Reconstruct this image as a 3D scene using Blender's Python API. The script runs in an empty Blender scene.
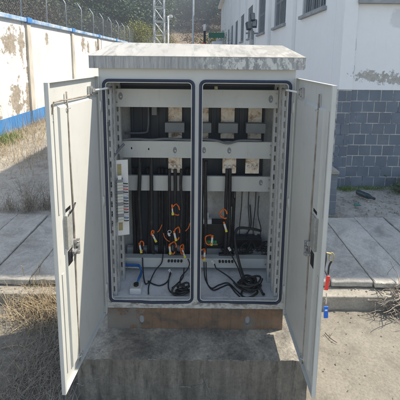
import bpy, bmesh, math, random
import numpy as np
from mathutils import Vector, Matrix
random.seed(7); rng = np.random.default_rng(7)
R = math.radians
scene = bpy.context.scene
col = scene.collection

# ------------------------------------------------------------------ camera
CAM = np.array([0.0174, -1.8594, 1.6665]); PITCH = 0.1492; ROLL = 0.0098; FPX = 335.2; CPY = 109.15
FW = np.array([0, math.cos(PITCH), -math.sin(PITCH)])
_r = np.array([1.0, 0, 0]); _u = np.cross(_r, FW)
RT = _r*math.cos(ROLL) + _u*math.sin(ROLL); UP = -_r*math.sin(ROLL) + _u*math.cos(ROLL)
cd = bpy.data.cameras.new('camera'); cam = bpy.data.objects.new('camera', cd); col.objects.link(cam)
cd.sensor_width = 36; cd.lens = 36*FPX/400; cd.shift_y = -(200-CPY)/400
cd.clip_start = .02; cd.clip_end = 2000
cam.matrix_world = Matrix(((RT[0], UP[0], -FW[0], CAM[0]), (RT[1], UP[1], -FW[1], CAM[1]), (RT[2], UP[2], -FW[2], CAM[2]), (0, 0, 0, 1)))
scene.camera = cam

# ------------------------------------------------------------------ light
AZ, EL = R(72), R(53)
w = bpy.data.worlds.new('World'); scene.world = w; w.use_nodes = True
nt = w.node_tree; bg = nt.nodes['Background']
sky = nt.nodes.new('ShaderNodeTexSky'); sky.sky_type = 'NISHITA'; sky.sun_disc = False
sky.sun_elevation = EL; sky.sun_rotation = AZ; sky.dust_density = .9; sky.air_density = 1.3
nt.links.new(sky.outputs[0], bg.inputs[0]); bg.inputs[1].default_value = .115
sd = bpy.data.lights.new('sun', 'SUN'); sun = bpy.data.objects.new('sun', sd); col.objects.link(sun)
sd.energy = 4.7; sd.angle = R(.53); sd.color = (1, .91, .77)
S = Vector((math.sin(AZ)*math.cos(EL), math.cos(AZ)*math.cos(EL), math.sin(EL)))
sun.rotation_euler = S.to_track_quat('Z', 'Y').to_euler(); sun.location = (8, 3, 12)
vs = scene.view_settings; vs.view_transform = 'Standard'; vs.look = 'None'; vs.exposure = .98; vs.gamma = 1
scene.cycles.max_bounces = 10; scene.cycles.diffuse_bounces = 6

# ------------------------------------------------------------------ photo pixel -> point on a known plane
def ray(x, y): return FW + RT*(x-200)/FPX + UP*(CPY-y)/FPX
def py_(x, y, Y): d = ray(x, y); return tuple(CAM + d*(Y-CAM[1])/d[1])
def pz_(x, y, Z): d = ray(x, y); return tuple(CAM + d*(Z-CAM[2])/d[2])
def px_(x, y, X): d = ray(x, y); return tuple(CAM + d*(X-CAM[0])/d[0])

# ------------------------------------------------------------------ materials
class NT:
    def __init__(s, name):
        s.m = bpy.data.materials.new(name); s.m.use_nodes = True; s.t = s.m.node_tree; s.b = s.t.nodes['Principled BSDF']
        s.geo = s.t.nodes.new('ShaderNodeNewGeometry')
    def n(s, t, **k):
        x = s.t.nodes.new(t)
        for a, b in k.items(): setattr(x, a, b)
        return x
    def l(s, a, b): s.t.links.new(a, b)
    def pos(s, stretch=(1, 1, 1), obj=False, rand=False):
        if obj:
            tc = s.n('ShaderNodeTexCoord'); src = tc.outputs['Object']
        else: src = s.geo.outputs['Position']
        mp = s.n('ShaderNodeMapping'); mp.inputs['Scale'].default_value = stretch; s.l(src, mp.inputs[0])
        if rand:
            oi = s.n('ShaderNodeObjectInfo'); mu = s.n('ShaderNodeMath', operation='MULTIPLY'); mu.inputs[1].default_value = 37
            s.l(oi.outputs['Random'], mu.inputs[0])
            cb = s.n('ShaderNodeCombineXYZ'); [s.l(mu.outputs[0], cb.inputs[i]) for i in range(3)]
            s.l(cb.outputs[0], mp.inputs['Location'])
        return mp.outputs[0]
    def noise(s, p, scale, detail=6, rough=.6, dist=0):
        x = s.n('ShaderNodeTexNoise'); x.inputs['Scale'].default_value = scale; x.inputs['Detail'].default_value = detail
        x.inputs['Roughness'].default_value = rough; x.inputs['Distortion'].default_value = dist; s.l(p, x.inputs['Vector']); return x.outputs['Fac']
    def ramp(s, f, stops):
        x = s.n('ShaderNodeValToRGB'); e = x.color_ramp.elements
        while len(e) < len(stops): e.new(.5)
        for q, (p, c) in zip(e, stops):
            q.position = p; q.color = (*c, 1) if isinstance(c, tuple) else (c, c, c, 1)
        s.l(f, x.inputs[0]); return x.outputs[0]
    def mix(s, f, a, b, mode='MIX'):
        x = s.n('ShaderNodeMix', data_type='RGBA', blend_type=mode)
        for v, i in ((f, 0), (a, 6), (b, 7)):
            if hasattr(v, 'is_output'): s.l(v, x.inputs[i])
            elif isinstance(v, tuple): x.inputs[i].default_value = (*v, 1)
            else: x.inputs[i].default_value = v
        return x.outputs[2]
    def math(s, op, a, b=0.):
        x = s.n('ShaderNodeMath', operation=op)
        for v, i in ((a, 0), (b, 1)):
            if hasattr(v, 'is_output'): s.l(v, x.inputs[i])
            else: x.inputs[i].default_value = v
        return x.outputs[0]
    def blob(s, c, r, p=None, nscale=6, amt=.9):      # ragged patch round a point, 1 inside
        d = s.n('ShaderNodeVectorMath', operation='SUBTRACT'); s.l(s.geo.outputs['Position'], d.inputs[0]); d.inputs[1].default_value = c
        k = s.n('ShaderNodeVectorMath', operation='DIVIDE'); s.l(d.outputs[0], k.inputs[0]); k.inputs[1].default_value = r
        ln = s.n('ShaderNodeVectorMath', operation='LENGTH'); s.l(k.outputs[0], ln.inputs[0])
        nn = s.noise(s.pos(), nscale, 8, .7)
        v = s.math('ADD', ln.outputs['Value'], s.math('MULTIPLY', s.math('SUBTRACT', nn, .5), amt*3))
        return s.ramp(v, [(.80, 1.), (1., 0.)])
    def bump(s, h, strength=.3, dist=.01):
        b = s.n('ShaderNodeBump'); b.inputs['Strength'].default_value = strength; b.inputs['Distance'].default_value = dist
        s.l(h, b.inputs['Height']); s.l(b.outputs[0], s.b.inputs['Normal'])
    def done(s, colr, rough=.6, metal=0.):
        if hasattr(colr, 'is_output'): s.l(colr, s.b.inputs['Base Color'])
        else: s.b.inputs['Base Color'].default_value = (*colr, 1)
        if hasattr(rough, 'is_output'): s.l(rough, s.b.inputs['Roughness'])
        else: s.b.inputs['Roughness'].default_value = rough
        s.b.inputs['Metallic'].default_value = metal
        return s.m

def mk(name, stops, scale=8, rough=.7, bump=0., bdist=.01, stretch=(1, 1, 1), metal=0., fine=None, obj=False, rand=False, dist=0, spec=None):
    q = NT(name); p = q.pos(stretch, obj, rand)
    n1 = q.noise(p, scale, 7, .62, dist)
    c = q.ramp(n1, stops)
    if fine:
        n2 = q.noise(p, fine[0], 4, .6)
        c = q.mix(fine[1], c, q.ramp(n2, [(.3, 0.), (.7, 1.)]), 'OVERLAY')
    rr = q.ramp(n1, [(.3, max(0, rough-.1)), (.7, min(1, rough+.1))])
    if bump: q.bump(q.noise(p, (fine[0] if fine else scale*4), 6, .65), bump, bdist)
    if spec is not None: q.b.inputs['Specular IOR Level'].default_value = spec
    return q.done(c, rr, metal)

M = {}
# cabinet paint: light grey beige, faint dirt
q = NT('cabinet paint'); p = q.pos()
c = q.ramp(q.noise(p, 2.2, 4), [(.3, (.50, .507, .482)), (.7, (.56, .565, .535))])
drt = q.ramp(q.noise(q.pos((9, 9, 2.2)), 4, 8, .75), [(.55, 0.), (.78, .38)])
c = q.mix(drt, c, (.26, .24, .2))
c = q.mix(q.ramp(q.noise(q.pos((3, 3, 3)), 2.4, 9, .8), [(.56, 0.), (.70, .22)]), c, (.30, .27, .22))
c = q.mix(q.ramp(q.noise(q.pos((40, 40, 1.3)), 3, 6, .7), [(.64, 0.), (.74, .22)]), c, (.24, .19, .14))
c = q.mix(q.ramp(q.noise(q.pos((1, 1, 1)), 55, 3, .8), [(.70, 0.), (.76, .45)]), c, (.16, .12, .09)); q.bump(q.noise(p, 160, 2), .04, .002)
M['paint'] = q.done(c, q.ramp(q.noise(p, 6), [(.3, .38), (.7, .55)]))
M['paint_in'] = mk('inner galvanised paint', [(.3, (.34, .34, .33)), (.45, (.47, .47, .455)), (.75, (.54, .54, .52))], 7, .45, fine=(90, .14), stretch=(1, 1, .6))
M['floor'] = mk('pale floor pan paint', [(.32, (.48, .465, .43)), (.44, (.66, .655, .64)), (.62, (.74, .735, .72)), (.75, (.54, .52, .49))], 6, .4, fine=(60, .15))
q = NT('sill paint'); p = q.pos()
c = q.ramp(q.noise(p, 3), [(.3, (.50, .505, .485)), (.7, (.57, .57, .545))])
k = q.ramp(q.noise(q.pos((1, 1, 2.2)), 22, 9, .75), [(.47, 0.), (.56, .9)])
sx = q.n('ShaderNodeSeparateXYZ'); q.l(q.geo.outputs['Position'], sx.inputs[0])
k = q.math('MULTIPLY', k, q.ramp(sx.outputs['Z'], [(.155, .55), (.185, 1.), (.2, .3), (.24, 0.)]))
M['sill'] = q.done(q.mix(k, c, (.12, .10, .085)), .55)
q = NT('roof top paint'); p = q.pos()
c = q.ramp(q.noise(p, 2.5), [(.3, (.35, .34, .31)), (.7, (.45, .44, .405))])
k = q.ramp(q.noise(q.pos((5, 1.3, 1)), 3.2, 8, .7, .6), [(.49, 0.), (.62, .8)])
c = q.mix(k, c, (.24, .235, .215)); c = q.mix(q.math('MULTIPLY', q.blob((.46, .2, 1.75), (.13, .2, .2), nscale=16, amt=2.2), .4), c, (.17, .16, .14)); M['roof'] = q.done(c, .65)
q = NT('roof fascia weathered'); p = q.pos()
st = q.noise(q.pos((26, 26, 1.6)), 3, 9, .78); big = q.noise(q.pos((2.2, 1, 3)), 1.6, 4)
peel = q.noise(q.pos((9, 9, 5)), 3.6, 8, .7)
sx = q.n('ShaderNodeSeparateXYZ'); q.l(q.geo.outputs['Position'], sx.inputs[0])
c = q.ramp(st, [(.30, (.16, .165, .165)), (.48, (.31, .315, .31)), (.64, (.44, .44, .42)), (.8, (.52, .51, .48))])
pm = q.math('MULTIPLY', q.ramp(peel, [(.50, 0.), (.54, 1.)]), q.ramp(q.math('ADD', sx.outputs['X'], .5), [(.45, 0.), (.62, 1.)]))
c = q.mix(pm, c, (.60, .595, .56))
M['fascia'] = q.done(c, .75)
q = NT('rusted channel steel'); p = q.pos()
c = q.ramp(q.noise(q.pos((1, 1, 1.6)), 5, 8, .7, .3), [(.28, (.055, .05, .045)), (.42, (.125, .095, .07)), (.54, (.21, .125, .075)), (.64, (.17, .148, .12)), (.78, (.22, .225, .21))])
c = q.mix(q.ramp(q.noise(q.pos((14, 14, 1)), 6, 8, .7), [(.5, 0.), (.75, .55)]), c, (.05, .04, .035))
lft = q.blob((-.5, 0, .06), (.17, .3, .12), nscale=12, amt=1.5)
c = q.mix(q.math('MULTIPLY', lft, .6), c, (.18, .19, .18)); q.bump(q.noise(p, 60, 6), .3, .003)
M['rust'] = q.done(c, .8)
M['gasket'] = mk('navy rubber gasket', [(.3, (.012, .02, .045)), (.7, (.022, .034, .07))], 12, .55)
M['rubber'] = mk('black cable sheath', [(.35, (.007, .008, .010)), (.55, (.018, .019, .021)), (.72, (.05, .048, .044))], 26, .6, .15, .002, fine=(140, .2))
M['black'] = mk('black plastic', [(.3, (.01, .01, .012)), (.7, (.02, .02, .022))], 10, .45)
M['board'] = mk('dark insulating board', [(.3, (.018, .025, .036)), (.7, (.035, .047, .062))], 4, .5, stretch=(6, 1, 1))
M['greyblock'] = mk('grey insulator block', [(.3, (.20, .215, .22)), (.7, (.26, .27, .27))], 10, .6)
q = NT('tarnished tinned copper'); p = q.pos((1, 1, 1.3))
c = q.ramp(q.noise(p, 16, 8, .75, .6), [(.30, (.05, .04, .035)), (.40, (.40, .29, .20)), (.50, (.72, .62, .50)), (.62, (.78, .73, .66)), (.74, (.45, .33, .23))])
M['copper'] = q.done(c, .5, .25)
M['brass'] = mk('brass label', [(.3, (.28, .23, .10)), (.7, (.40, .34, .17))], 30, .5)
M['lockgrey'] = mk('dull lock case grey', [(.3, (.26, .265, .25)), (.7, (.36, .36, .34))], 12, .5, fine=(80, .15))
M['steel'] = mk('zinc plated steel', [(.3, (.42, .42, .42)), (.7, (.56, .56, .55))], 14, .35, metal=.7)
M['rod'] = mk('brown rusted rod', [(.3, (.13, .115, .10)), (.5, (.26, .225, .185)), (.7, (.38, .35, .31))], 20, .6)
M['white'] = mk('white plastic', [(.3, (.66, .66, .64)), (.7, (.74, .74, .72))], 8, .45)
M['cream'] = mk('pale moulded plastic', [(.3, (.50, .50, .44)), (.7, (.58, .575, .51))], 8, .5)
M['orange'] = mk('orange wire', [(.3, (.72, .12, .01)), (.7, (.82, .19, .02))], 10, .4)
M['yellow'] = mk('yellow tag tape', [(.3, (.72, .58, .03)), (.7, (.80, .66, .06))], 10, .5)
M['red'] = mk('red plastic tag', [(.3, (.62, .03, .03)), (.7, (.74, .06, .05))], 10, .4)
M['blue'] = mk('blue plastic tag', [(.3, (.005, .10, .52)), (.7, (.01, .16, .66))], 10, .4)
M['bluewire'] = mk('blue wire', [(.3, (.01, .09, .30)), (.7, (.02, .14, .38))], 10, .4)
M['green'] = mk('green connector', [(.3, (.02, .28, .10)), (.7, (.04, .38, .15))], 10, .5)
M['greywire'] = mk('grey wire', [(.3, (.10, .11, .12)), (.7, (.17, .18, .19))], 10, .5)
# concrete
def concrete(name, a, b, dark, scale=3, streak=False, bump=.35):
    q = NT(name); p = q.pos()
    c = q.ramp(q.noise(p, scale, 9, .68), [(.30, dark), (.48, a), (.70, b)])
    c = q.mix(.35, c, q.ramp(q.noise(p, 55, 6, .7), [(.25, .12), (.75, .88)]), 'OVERLAY')
    if streak:
        sN = q.noise(q.pos((1, 1, .12)), 11, 8, .72)
        c = q.mix(q.ramp(sN, [(.42, 0.), (.68, .75)]), c, tuple(x*.42 for x in a))
        c = q.mix(q.ramp(q.noise(q.pos((1, 1, .09)), 17, 6, .7), [(.62, 0.), (.74, .4)]), c, tuple(min(1, x*1.5) for x in b))
        vo = q.n('ShaderNodeTexNoise'); 
    q.bump(q.noise(p, 42, 8, .7), bump, .012)
    return q.done(c, .9)
q = NT('pad concrete'); p = q.pos(); g = q.geo
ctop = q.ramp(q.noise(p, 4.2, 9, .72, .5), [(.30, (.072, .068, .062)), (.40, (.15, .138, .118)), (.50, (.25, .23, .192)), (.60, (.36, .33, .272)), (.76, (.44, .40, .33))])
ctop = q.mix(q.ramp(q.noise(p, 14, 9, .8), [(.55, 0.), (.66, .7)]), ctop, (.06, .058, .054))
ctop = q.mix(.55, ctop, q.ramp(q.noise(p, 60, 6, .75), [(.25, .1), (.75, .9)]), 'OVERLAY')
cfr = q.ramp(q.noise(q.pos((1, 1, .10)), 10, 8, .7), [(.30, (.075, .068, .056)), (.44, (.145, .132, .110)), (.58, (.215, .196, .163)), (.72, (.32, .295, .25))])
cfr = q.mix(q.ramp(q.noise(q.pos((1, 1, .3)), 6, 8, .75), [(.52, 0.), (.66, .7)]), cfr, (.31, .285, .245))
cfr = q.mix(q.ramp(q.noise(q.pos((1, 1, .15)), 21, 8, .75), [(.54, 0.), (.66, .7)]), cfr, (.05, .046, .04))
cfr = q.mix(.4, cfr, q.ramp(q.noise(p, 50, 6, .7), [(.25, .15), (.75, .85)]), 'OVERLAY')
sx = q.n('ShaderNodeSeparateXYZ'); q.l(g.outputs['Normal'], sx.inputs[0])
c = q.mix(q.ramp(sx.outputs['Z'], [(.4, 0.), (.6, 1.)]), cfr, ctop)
vo = q.n('ShaderNodeTexVoronoi'); vo.inputs['Scale'].default_value = 70; q.l(q.pos(), vo.inputs['Vector'])
c = q.mix(q.math('MULTIPLY', q.ramp(vo.outputs['Distance'], [(.10, 1.), (.2, 0.)]), .55), c, (.03, .03, .03))
q.bump(q.noise(p, 40, 9, .72), .75, .014); M['pad'] = q.done(c, .92)
M['edge'] = mk('chipped pale concrete', [(.35, (.12, .118, .11)), (.6, (.32, .305, .28))], 24, .9, .4)
q = NT('cover slab concrete'); p = q.pos(obj=True, rand=True)
oi = q.n('ShaderNodeObjectInfo')
c = q.ramp(q.noise(p, 2.6, 9, .7, 1.6), [(.32, (.28, .268, .238)), (.48, (.42, .40, .355)), (.64, (.55, .525, .465))])
c = q.mix(.35, c, q.ramp(q.noise(p, 60, 7, .72), [(.25, .12), (.75, .88)]), 'OVERLAY')
c = q.mix(q.ramp(q.noise(p, 5, 8, .72, 2.5), [(.52, 0.), (.66, .65)]), c, (.52, .505, .47))
c = q.mix(1., c, q.ramp(oi.outputs['Random'], [(0, .8), (1, 1.)]), 'MULTIPLY')
vo = q.n('ShaderNodeTexVoronoi'); vo.inputs['Scale'].default_value = 60; q.l(p, vo.inputs['Vector'])
c = q.mix(q.math('MULTIPLY', q.ramp(vo.outputs['Distance'], [(.08, 1.), (.18, 0.)]), .5), c, (.08, .078, .07))
q.bump(q.noise(p, 40, 9, .75), .6, .012); M['slab'] = q.done(c, .9)
M['ledge'] = concrete('ledge concrete', (.27, .25, .21), (.36, .33, .28), (.17, .16, .14), 5)
# ground
q = NT('dusty yard ground'); p = q.pos()
c = q.ramp(q.noise(p, 1.1, 9, .68, .4), [(.30, (.13, .118, .094)), (.45, (.195, .176, .142)), (.58, (.25, .228, .186)), (.72, (.31, .287, .24))])
c = q.mix(q.ramp(q.noise(p, 3.3, 9, .75), [(.48, 0.), (.66, .6)]), c, (.13, .115, .092))
c = q.mix(.45, c, q.ramp(q.noise(p, 70, 7, .75), [(.25, .08), (.75, .92)]), 'OVERLAY')
q.bump(q.noise(p, 26, 9, .75), .5, .02); M['ground'] = q.done(c, .95)
q = NT('rough yard concrete'); p = q.pos()
c = q.ramp(q.noise(p, 1.6, 9, .7), [(.30, (.25, .232, .20)), (.5, (.36, .335, .29)), (.70, (.46, .435, .38))])
c = q.mix(q.ramp(q.noise(p, 7, 9, .78), [(.52, 0.), (.64, .7)]), c, (.13, .115, .095))
c = q.mix(.45, c, q.ramp(q.noise(p, 60, 7, .75), [(.25, .08), (.75, .92)]), 'OVERLAY')
q.bump(q.noise(p, 24, 9, .75), .6, .03); M['yard'] = q.done(c, .95)
# building
q = NT('white building plaster'); p = q.pos()
c = q.ramp(q.noise(p, 1.2, 5), [(.3, (.76, .77, .77)), (.7, (.81, .82, .82))])
c = q.mix(q.ramp(q.noise(q.pos((6, 6, .5)), 2.2, 8, .7), [(.58, 0.), (.8, .22)]), c, (.36, .36, .35))
sc1 = q.blob((2.32, 2.67, 1.455), (.26, .5, .075), nscale=11, amt=1.5)
sc2 = q.blob((2.76, 2.67, 1.425), (.26, .5, .08), nscale=11, amt=1.5)
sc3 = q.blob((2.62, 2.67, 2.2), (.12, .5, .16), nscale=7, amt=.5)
scf = q.ramp(q.noise(p, 26, 8, .75), [(.3, (.30, .285, .25)), (.6, (.46, .44, .40)), (.75, (.62, .61, .58))])
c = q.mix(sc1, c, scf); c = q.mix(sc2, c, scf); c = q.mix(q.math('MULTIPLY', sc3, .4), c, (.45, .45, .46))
c = q.mix(.12, c, q.ramp(q.noise(p, 9, 8, .75), [(.3, .2), (.7, .8)]), 'OVERLAY')
q.bump(q.math('ADD', q.math('MULTIPLY', q.noise(p, 30, 6), .3), q.math('MULTIPLY', q.math('ADD', sc1, sc2), -1.)), .5, .008); M['plaster'] = q.done(c, .85)
q = NT('painted blue block'); p = q.pos()
oi = q.n('ShaderNodeObjectInfo')
c = q.ramp(q.noise(p, 5, 6), [(.3, (.112, .140, .180)), (.55, (.138, .166, .206)), (.75, (.175, .20, .236))])
c = q.mix(1., c, q.ramp(oi.outputs['Random'], [(0, .82), (1, 1.)]), 'MULTIPLY')
c = q.mix(q.ramp(q.noise(p, 40, 8, .75), [(.64, 0.), (.76, .4)]), c, (.40, .40, .38))
q.bump(q.noise(p, 60, 5), .15, .004); M['bluebrick'] = q.done(c, .6)
q = NT('block joint mortar'); p = q.pos()
k = q.ramp(q.noise(p, 3.2, 7, .75), [(.38, 0.), (.50, 1.)])
M['mortar'] = q.done(q.mix(k, (.09, .12, .17), q.ramp(q.noise(p, 30), [(.3, (.44, .44, .42)), (.7, (.60, .59, .56))])), .9)
M['trim'] = mk('grey blue window frame', [(.3, (.16, .18, .20)), (.7, (.22, .24, .26))], 6, .5)
M['sillstone'] = mk('stained sill', [(.3, (.20, .21, .22)), (.7, (.36, .37, .38))], 9, .8)
q = NT('dark window glass'); M['glass'] = q.done((.05, .06, .07), .12)
# boundary wall
q = NT('old limewashed wall'); p = q.pos()
c = q.ramp(q.noise(p, .9, 6), [(.3, (.58, .57, .54)), (.5, (.70, .69, .66)), (.7, (.78, .77, .74))])
bare = q.ramp(q.noise(p, 7, 8, .75), [(.3, (.20, .165, .125)), (.55, (.33, .285, .225)), (.75, (.45, .40, .33))])
allb = None
for cx, cz, ry, rz in ((6.25, 1.98, .34, .34), (6.75, 2.0, .12, .5), (6.35, .62, .30, .42), (7.0, 1.3, .10, .7), (6.9, .6, .15, .5), (8.15, 2.25, .12, .16), (11.25, 2.15, .22, .25), (11.8, 2.1, .14, .3), (12.9, 2.1, .22, .35), (5.3, .5, .3, .5)):
    bb = q.blob((-4.5, cx, cz), (1, ry, rz), nscale=5.5, amt=1.5); c = q.mix(bb, c, bare); allb = bb if allb is None else q.math('MAXIMUM', allb, bb)
c = q.mix(q.ramp(q.noise(q.pos((1, 2.2, .3)), 2.6, 9, .75), [(.52, 0.), (.70, .42)]), c, (.46, .43, .37))
c = q.mix(.25, c, q.ramp(q.noise(p, 14, 8, .75), [(.3, .15), (.7, .85)]), 'OVERLAY')
q.bump(q.math('SUBTRACT', q.math('MULTIPLY', q.noise(p, 18, 8, .7), .5), allb), .5, .015); M['limewash'] = q.done(c, .9)
q = NT('faded blue paint'); p = q.pos()
c = q.ramp(q.noise(p, 2.4, 8, .7), [(.38, (.12, .25, .45)), (.5, (.26, .39, .56)), (.60, (.48, .55, .60))])
M['fadedblue'] = q.done(q.mix(q.ramp(q.noise(p, 7, 8, .75), [(.52, 0.), (.60, .8)]), c, (.52, .49, .43)), .8)
q = NT('bright blue paint'); p = q.pos()
c = q.ramp(q.noise(p, 2.4, 8, .7), [(.32, (.03, .16, .42)), (.6, (.06, .24, .54))])
M['brightblue'] = q.done(q.mix(q.ramp(q.noise(p, 9, 8, .75), [(.64, 0.), (.74, .7)]), c, (.45, .44, .42)), .7)
M['pilaster'] = mk('grey streaked pilaster', [(.3, (.34, .30, .25)), (.5, (.52, .48, .41)), (.7, (.68, .63, .54))], 4, .9, .3, stretch=(1, 1, .3))
M['galv'] = mk('galvanised fence steel', [(.3, (.26, .28, .30)), (.7, (.40, .42, .44))], 6, .5, metal=.3)
M['wire'] = mk('fence wire', [(.3, (.08, .10, .12)), (.7, (.13, .15, .18))], 6, .6)
M['mast'] = mk('grey mast steel', [(.3, (.42, .44, .46)), (.7, (.54, .56, .57))], 6, .55)
M['postconc'] = mk('grey round concrete post', [(.3, (.34, .335, .32)), (.7, (.45, .445, .43))], 9, .9, .2)
# plants
def leafm(name, stops, scale):
    q = NT(name); p = q.pos(); oi = q.n('ShaderNodeObjectInfo')
    c = q.ramp(q.noise(p, scale, 5, .7), stops)
    q.b.inputs['Specular IOR Level'].default_value = .25
    return q.done(c, .65)
M['leaf_dark'] = leafm('dark tree foliage', [(.3, (.026, .052, .026)), (.55, (.052, .090, .040)), (.75, (.095, .135, .055))], 1.3)
M['leaf_mid'] = leafm('olive tree foliage', [(.3, (.05, .075, .028)), (.55, (.085, .12, .04)), (.75, (.13, .155, .06))], 1.3)
M['leaf_pale'] = leafm('yellow green foliage', [(.3, (.16, .17, .04)), (.55, (.28, .27, .07)), (.75, (.38, .34, .11))], 2)
M['leaf_dry'] = leafm('dry brown foliage', [(.3, (.07, .06, .04)), (.55, (.12, .10, .07)), (.75, (.17, .145, .10))], 1.3)
M['leaf_weed'] = leafm('fresh weed leaf', [(.3, (.07, .15, .025)), (.7, (.15, .25, .05))], 30)
M['bark'] = mk('tree bark', [(.3, (.07, .055, .04)), (.7, (.17, .14, .11))], 6, .9, .4)
M['straw'] = leafm('dry straw', [(.3, (.22, .165, .095)), (.5, (.36, .285, .18)), (.7, (.50, .42, .29))], 22)
M['straw_grey'] = leafm('weathered grey straw', [(.3, (.13, .11, .085)), (.5, (.24, .21, .165)), (.7, (.40, .355, .285))], 26)
M['twig'] = mk('pale dead twig', [(.3, (.17, .14, .11)), (.7, (.34, .30, .25))], 14, .85)
q = NT('hill ground'); p = q.pos()
c = q.ramp(q.noise(p, .16, 9, .7), [(.30, (.10, .085, .05)), (.45, (.19, .145, .10)), (.6, (.27, .20, .14)), (.75, (.20, .19, .10))])
c = q.mix(.4, c, q.ramp(q.noise(p, 1.6, 8, .75), [(.25, .1), (.75, .9)]), 'OVERLAY'); sx = q.n('ShaderNodeSeparateXYZ'); q.l(q.geo.outputs['Position'], sx.inputs[0])
k = q.ramp(q.math('ADD', q.math('MULTIPLY', sx.outputs['X'], -.05), q.math('MULTIPLY', q.noise(p, .3, 6), .5)), [(.45, 0.), (.65, .85)])   # undergrowth
M['hill'] = q.done(q.mix(k, c, (.035, .045, .02)), .95)

# ------------------------------------------------------------------ mesh building
class MB:
    def __init__(s): s.v = []; s.f = []
    def box(s, x0, x1, y0, y1, z0, z1):
        b = len(s.v); s.v += [(x, y, z) for z in (z0, z1) for y in (y0, y1) for x in (x0, x1)]
        s.f += [tuple(b+i for i in q) for q in ((0, 2, 3, 1), (4, 5, 7, 6), (0, 1, 5, 4), (2, 6, 7, 3), (0, 4, 6, 2), (1, 3, 7, 5))]; return s
    def tube(s, pts, r, n=8, cap=True, taper=None, smooth=0):
        pts = [Vector(p) for p in pts]
        if smooth: pts = crom(pts, smooth)
        b0 = len(s.v); prev = None; N = len(pts)
        for i, p in enumerate(pts):
            t = (pts[min(i+1, N-1)] - pts[max(i-1, 0)]).normalized()
            if prev is None:
                a = Vector((0, 0, 1)) if abs(t.z) < .9 else Vector((1, 0, 0)); a = t.cross(a).normalized()
            else: a = (prev - t*prev.dot(t)).normalized()
            prev = a; c = t.cross(a)
            rr = r if taper is None else r + (taper-r)*i/max(1, N-1)
            for k in range(n):
                g = 2*math.pi*k/n; s.v.append(tuple(p + a*math.cos(g)*rr + c*math.sin(g)*rr))
        for i in range(N-1):
            for k in range(n):
                k2 = (k+1) % n; s.f.append((b0+i*n+k, b0+i*n+k2, b0+(i+1)*n+k2, b0+(i+1)*n+k))
        if cap:
            s.f.append(tuple(b0+k for k in reversed(range(n)))); s.f.append(tuple(b0+(N-1)*n+k for k in range(n)))
        return s
    def cyl(s, p0, p1, r, n=16): return s.tube([p0, p1], r, n)
    def ring(s, pts, r, n=8):                 # closed tube
        pts = [Vector(p) for p in pts]; N = len(pts); b0 = len(s.v)
        nrm = Vector((0, 0, 0))
        for i in range(N): nrm += pts[i].cross(pts[(i+1) % N])
        nrm.normalize()
        for i, p in enumerate(pts):
            t = (pts[(i+1) % N]-pts[i-1]).normalized(); a = t.cross(nrm).normalized()
            for k in range(n):
                g = 2*math.pi*k/n; s.v.append(tuple(p + a*math.cos(g)*r + nrm*math.sin(g)*r))
        for i in range(N):
            j = (i+1) % N
            for k in range(n):
                k2 = (k+1) % n; s.f.append((b0+i*n+k, b0+i*n+k2, b0+j*n+k2, b0+j*n+k))
        return s
    def quad(s, *p):
        b = len(s.v); s.v += [tuple(x) for x in p]; s.f.append(tuple(range(b, b+len(p)))); return s
    def xf(s, m, start=0):
        for i in range(start, len(s.v)): s.v[i] = tuple(m @ Vector(s.v[i]))
        return s
    def mesh(s, name, m, smooth=False):
        me = bpy.data.meshes.new(name); me.from_pydata(s.v, [], s.f); me.materials.append(m)
        if smooth: me.polygons.foreach_set('use_smooth', [True]*len(me.polygons))
        me.update(); return me
    def build(s, name, m, parent=None, smooth=False, bevel=0, loc=None, rot=None):
        return obj(name, s.mesh(name, m, smooth), parent, bevel, loc, rot)
def crom(P, k):
    out = []
    for i in range(len(P)-1):
        p0, p1, p2, p3 = P[max(i-1, 0)], P[i], P[i+1], P[min(i+2, len(P)-1)]
        for j in range(k):
            t = j/k; out.append(.5*((2*p1) + (p2-p0)*t + (2*p0-5*p1+4*p2-p3)*t*t + (3*p1-p0-3*p2+p3)*t**3))
    out.append(P[-1]); return out
def obj(name, me, parent=None, bevel=0, loc=None, rot=None):
    o = bpy.data.objects.new(name, me); col.objects.link(o); o.parent = parent
    if loc is not None: o.location = loc
    if rot is not None: o.rotation_euler = rot
    if bevel:
        b = o.modifiers.new('bevel', 'BEVEL'); b.width = bevel; b.segments = 2; b.limit_method = 'ANGLE'
    return o
def tag(o, label=None, cat=None, group=None, kind=None):
    if label: o['label'] = label
    if cat: o['category'] = cat
    if group: o['group'] = group
    if kind: o['kind'] = kind
    return o
def thing(name, label, cat, loc=(0, 0, 0), group=None, rot=None):
    o = bpy.data.objects.new(name, None); col.objects.link(o); o.location = loc; o.empty_display_size = .1
    if rot: o.rotation_euler = rot
    return tag(o, label, cat, group)
def copy_tree(o, parent=None):
    c = o.copy(); col.objects.link(c); c.parent = parent
    for ch in o.children: copy_tree(ch, c)
    return c
def rrect(x0, x1, z0, z1, r, n=5):
    P = []
    for cx, cz, a in ((x1-r, z1-r, 0), (x0+r, z1-r, 90), (x0+r, z0+r, 180), (x1-r, z0+r, 270)):
        for i in range(n+1):
            g = R(a+90*i/n); P.append((cx+r*math.cos(g), cz+r*math.sin(g)))
    return P
def circ(cx, cz, rx, rz=None, n=16): return [(cx+rx*math.cos(2*math.pi*i/n), cz+(rz or rx)*math.sin(2*math.pi*i/n)) for i in range(n)]
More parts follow.
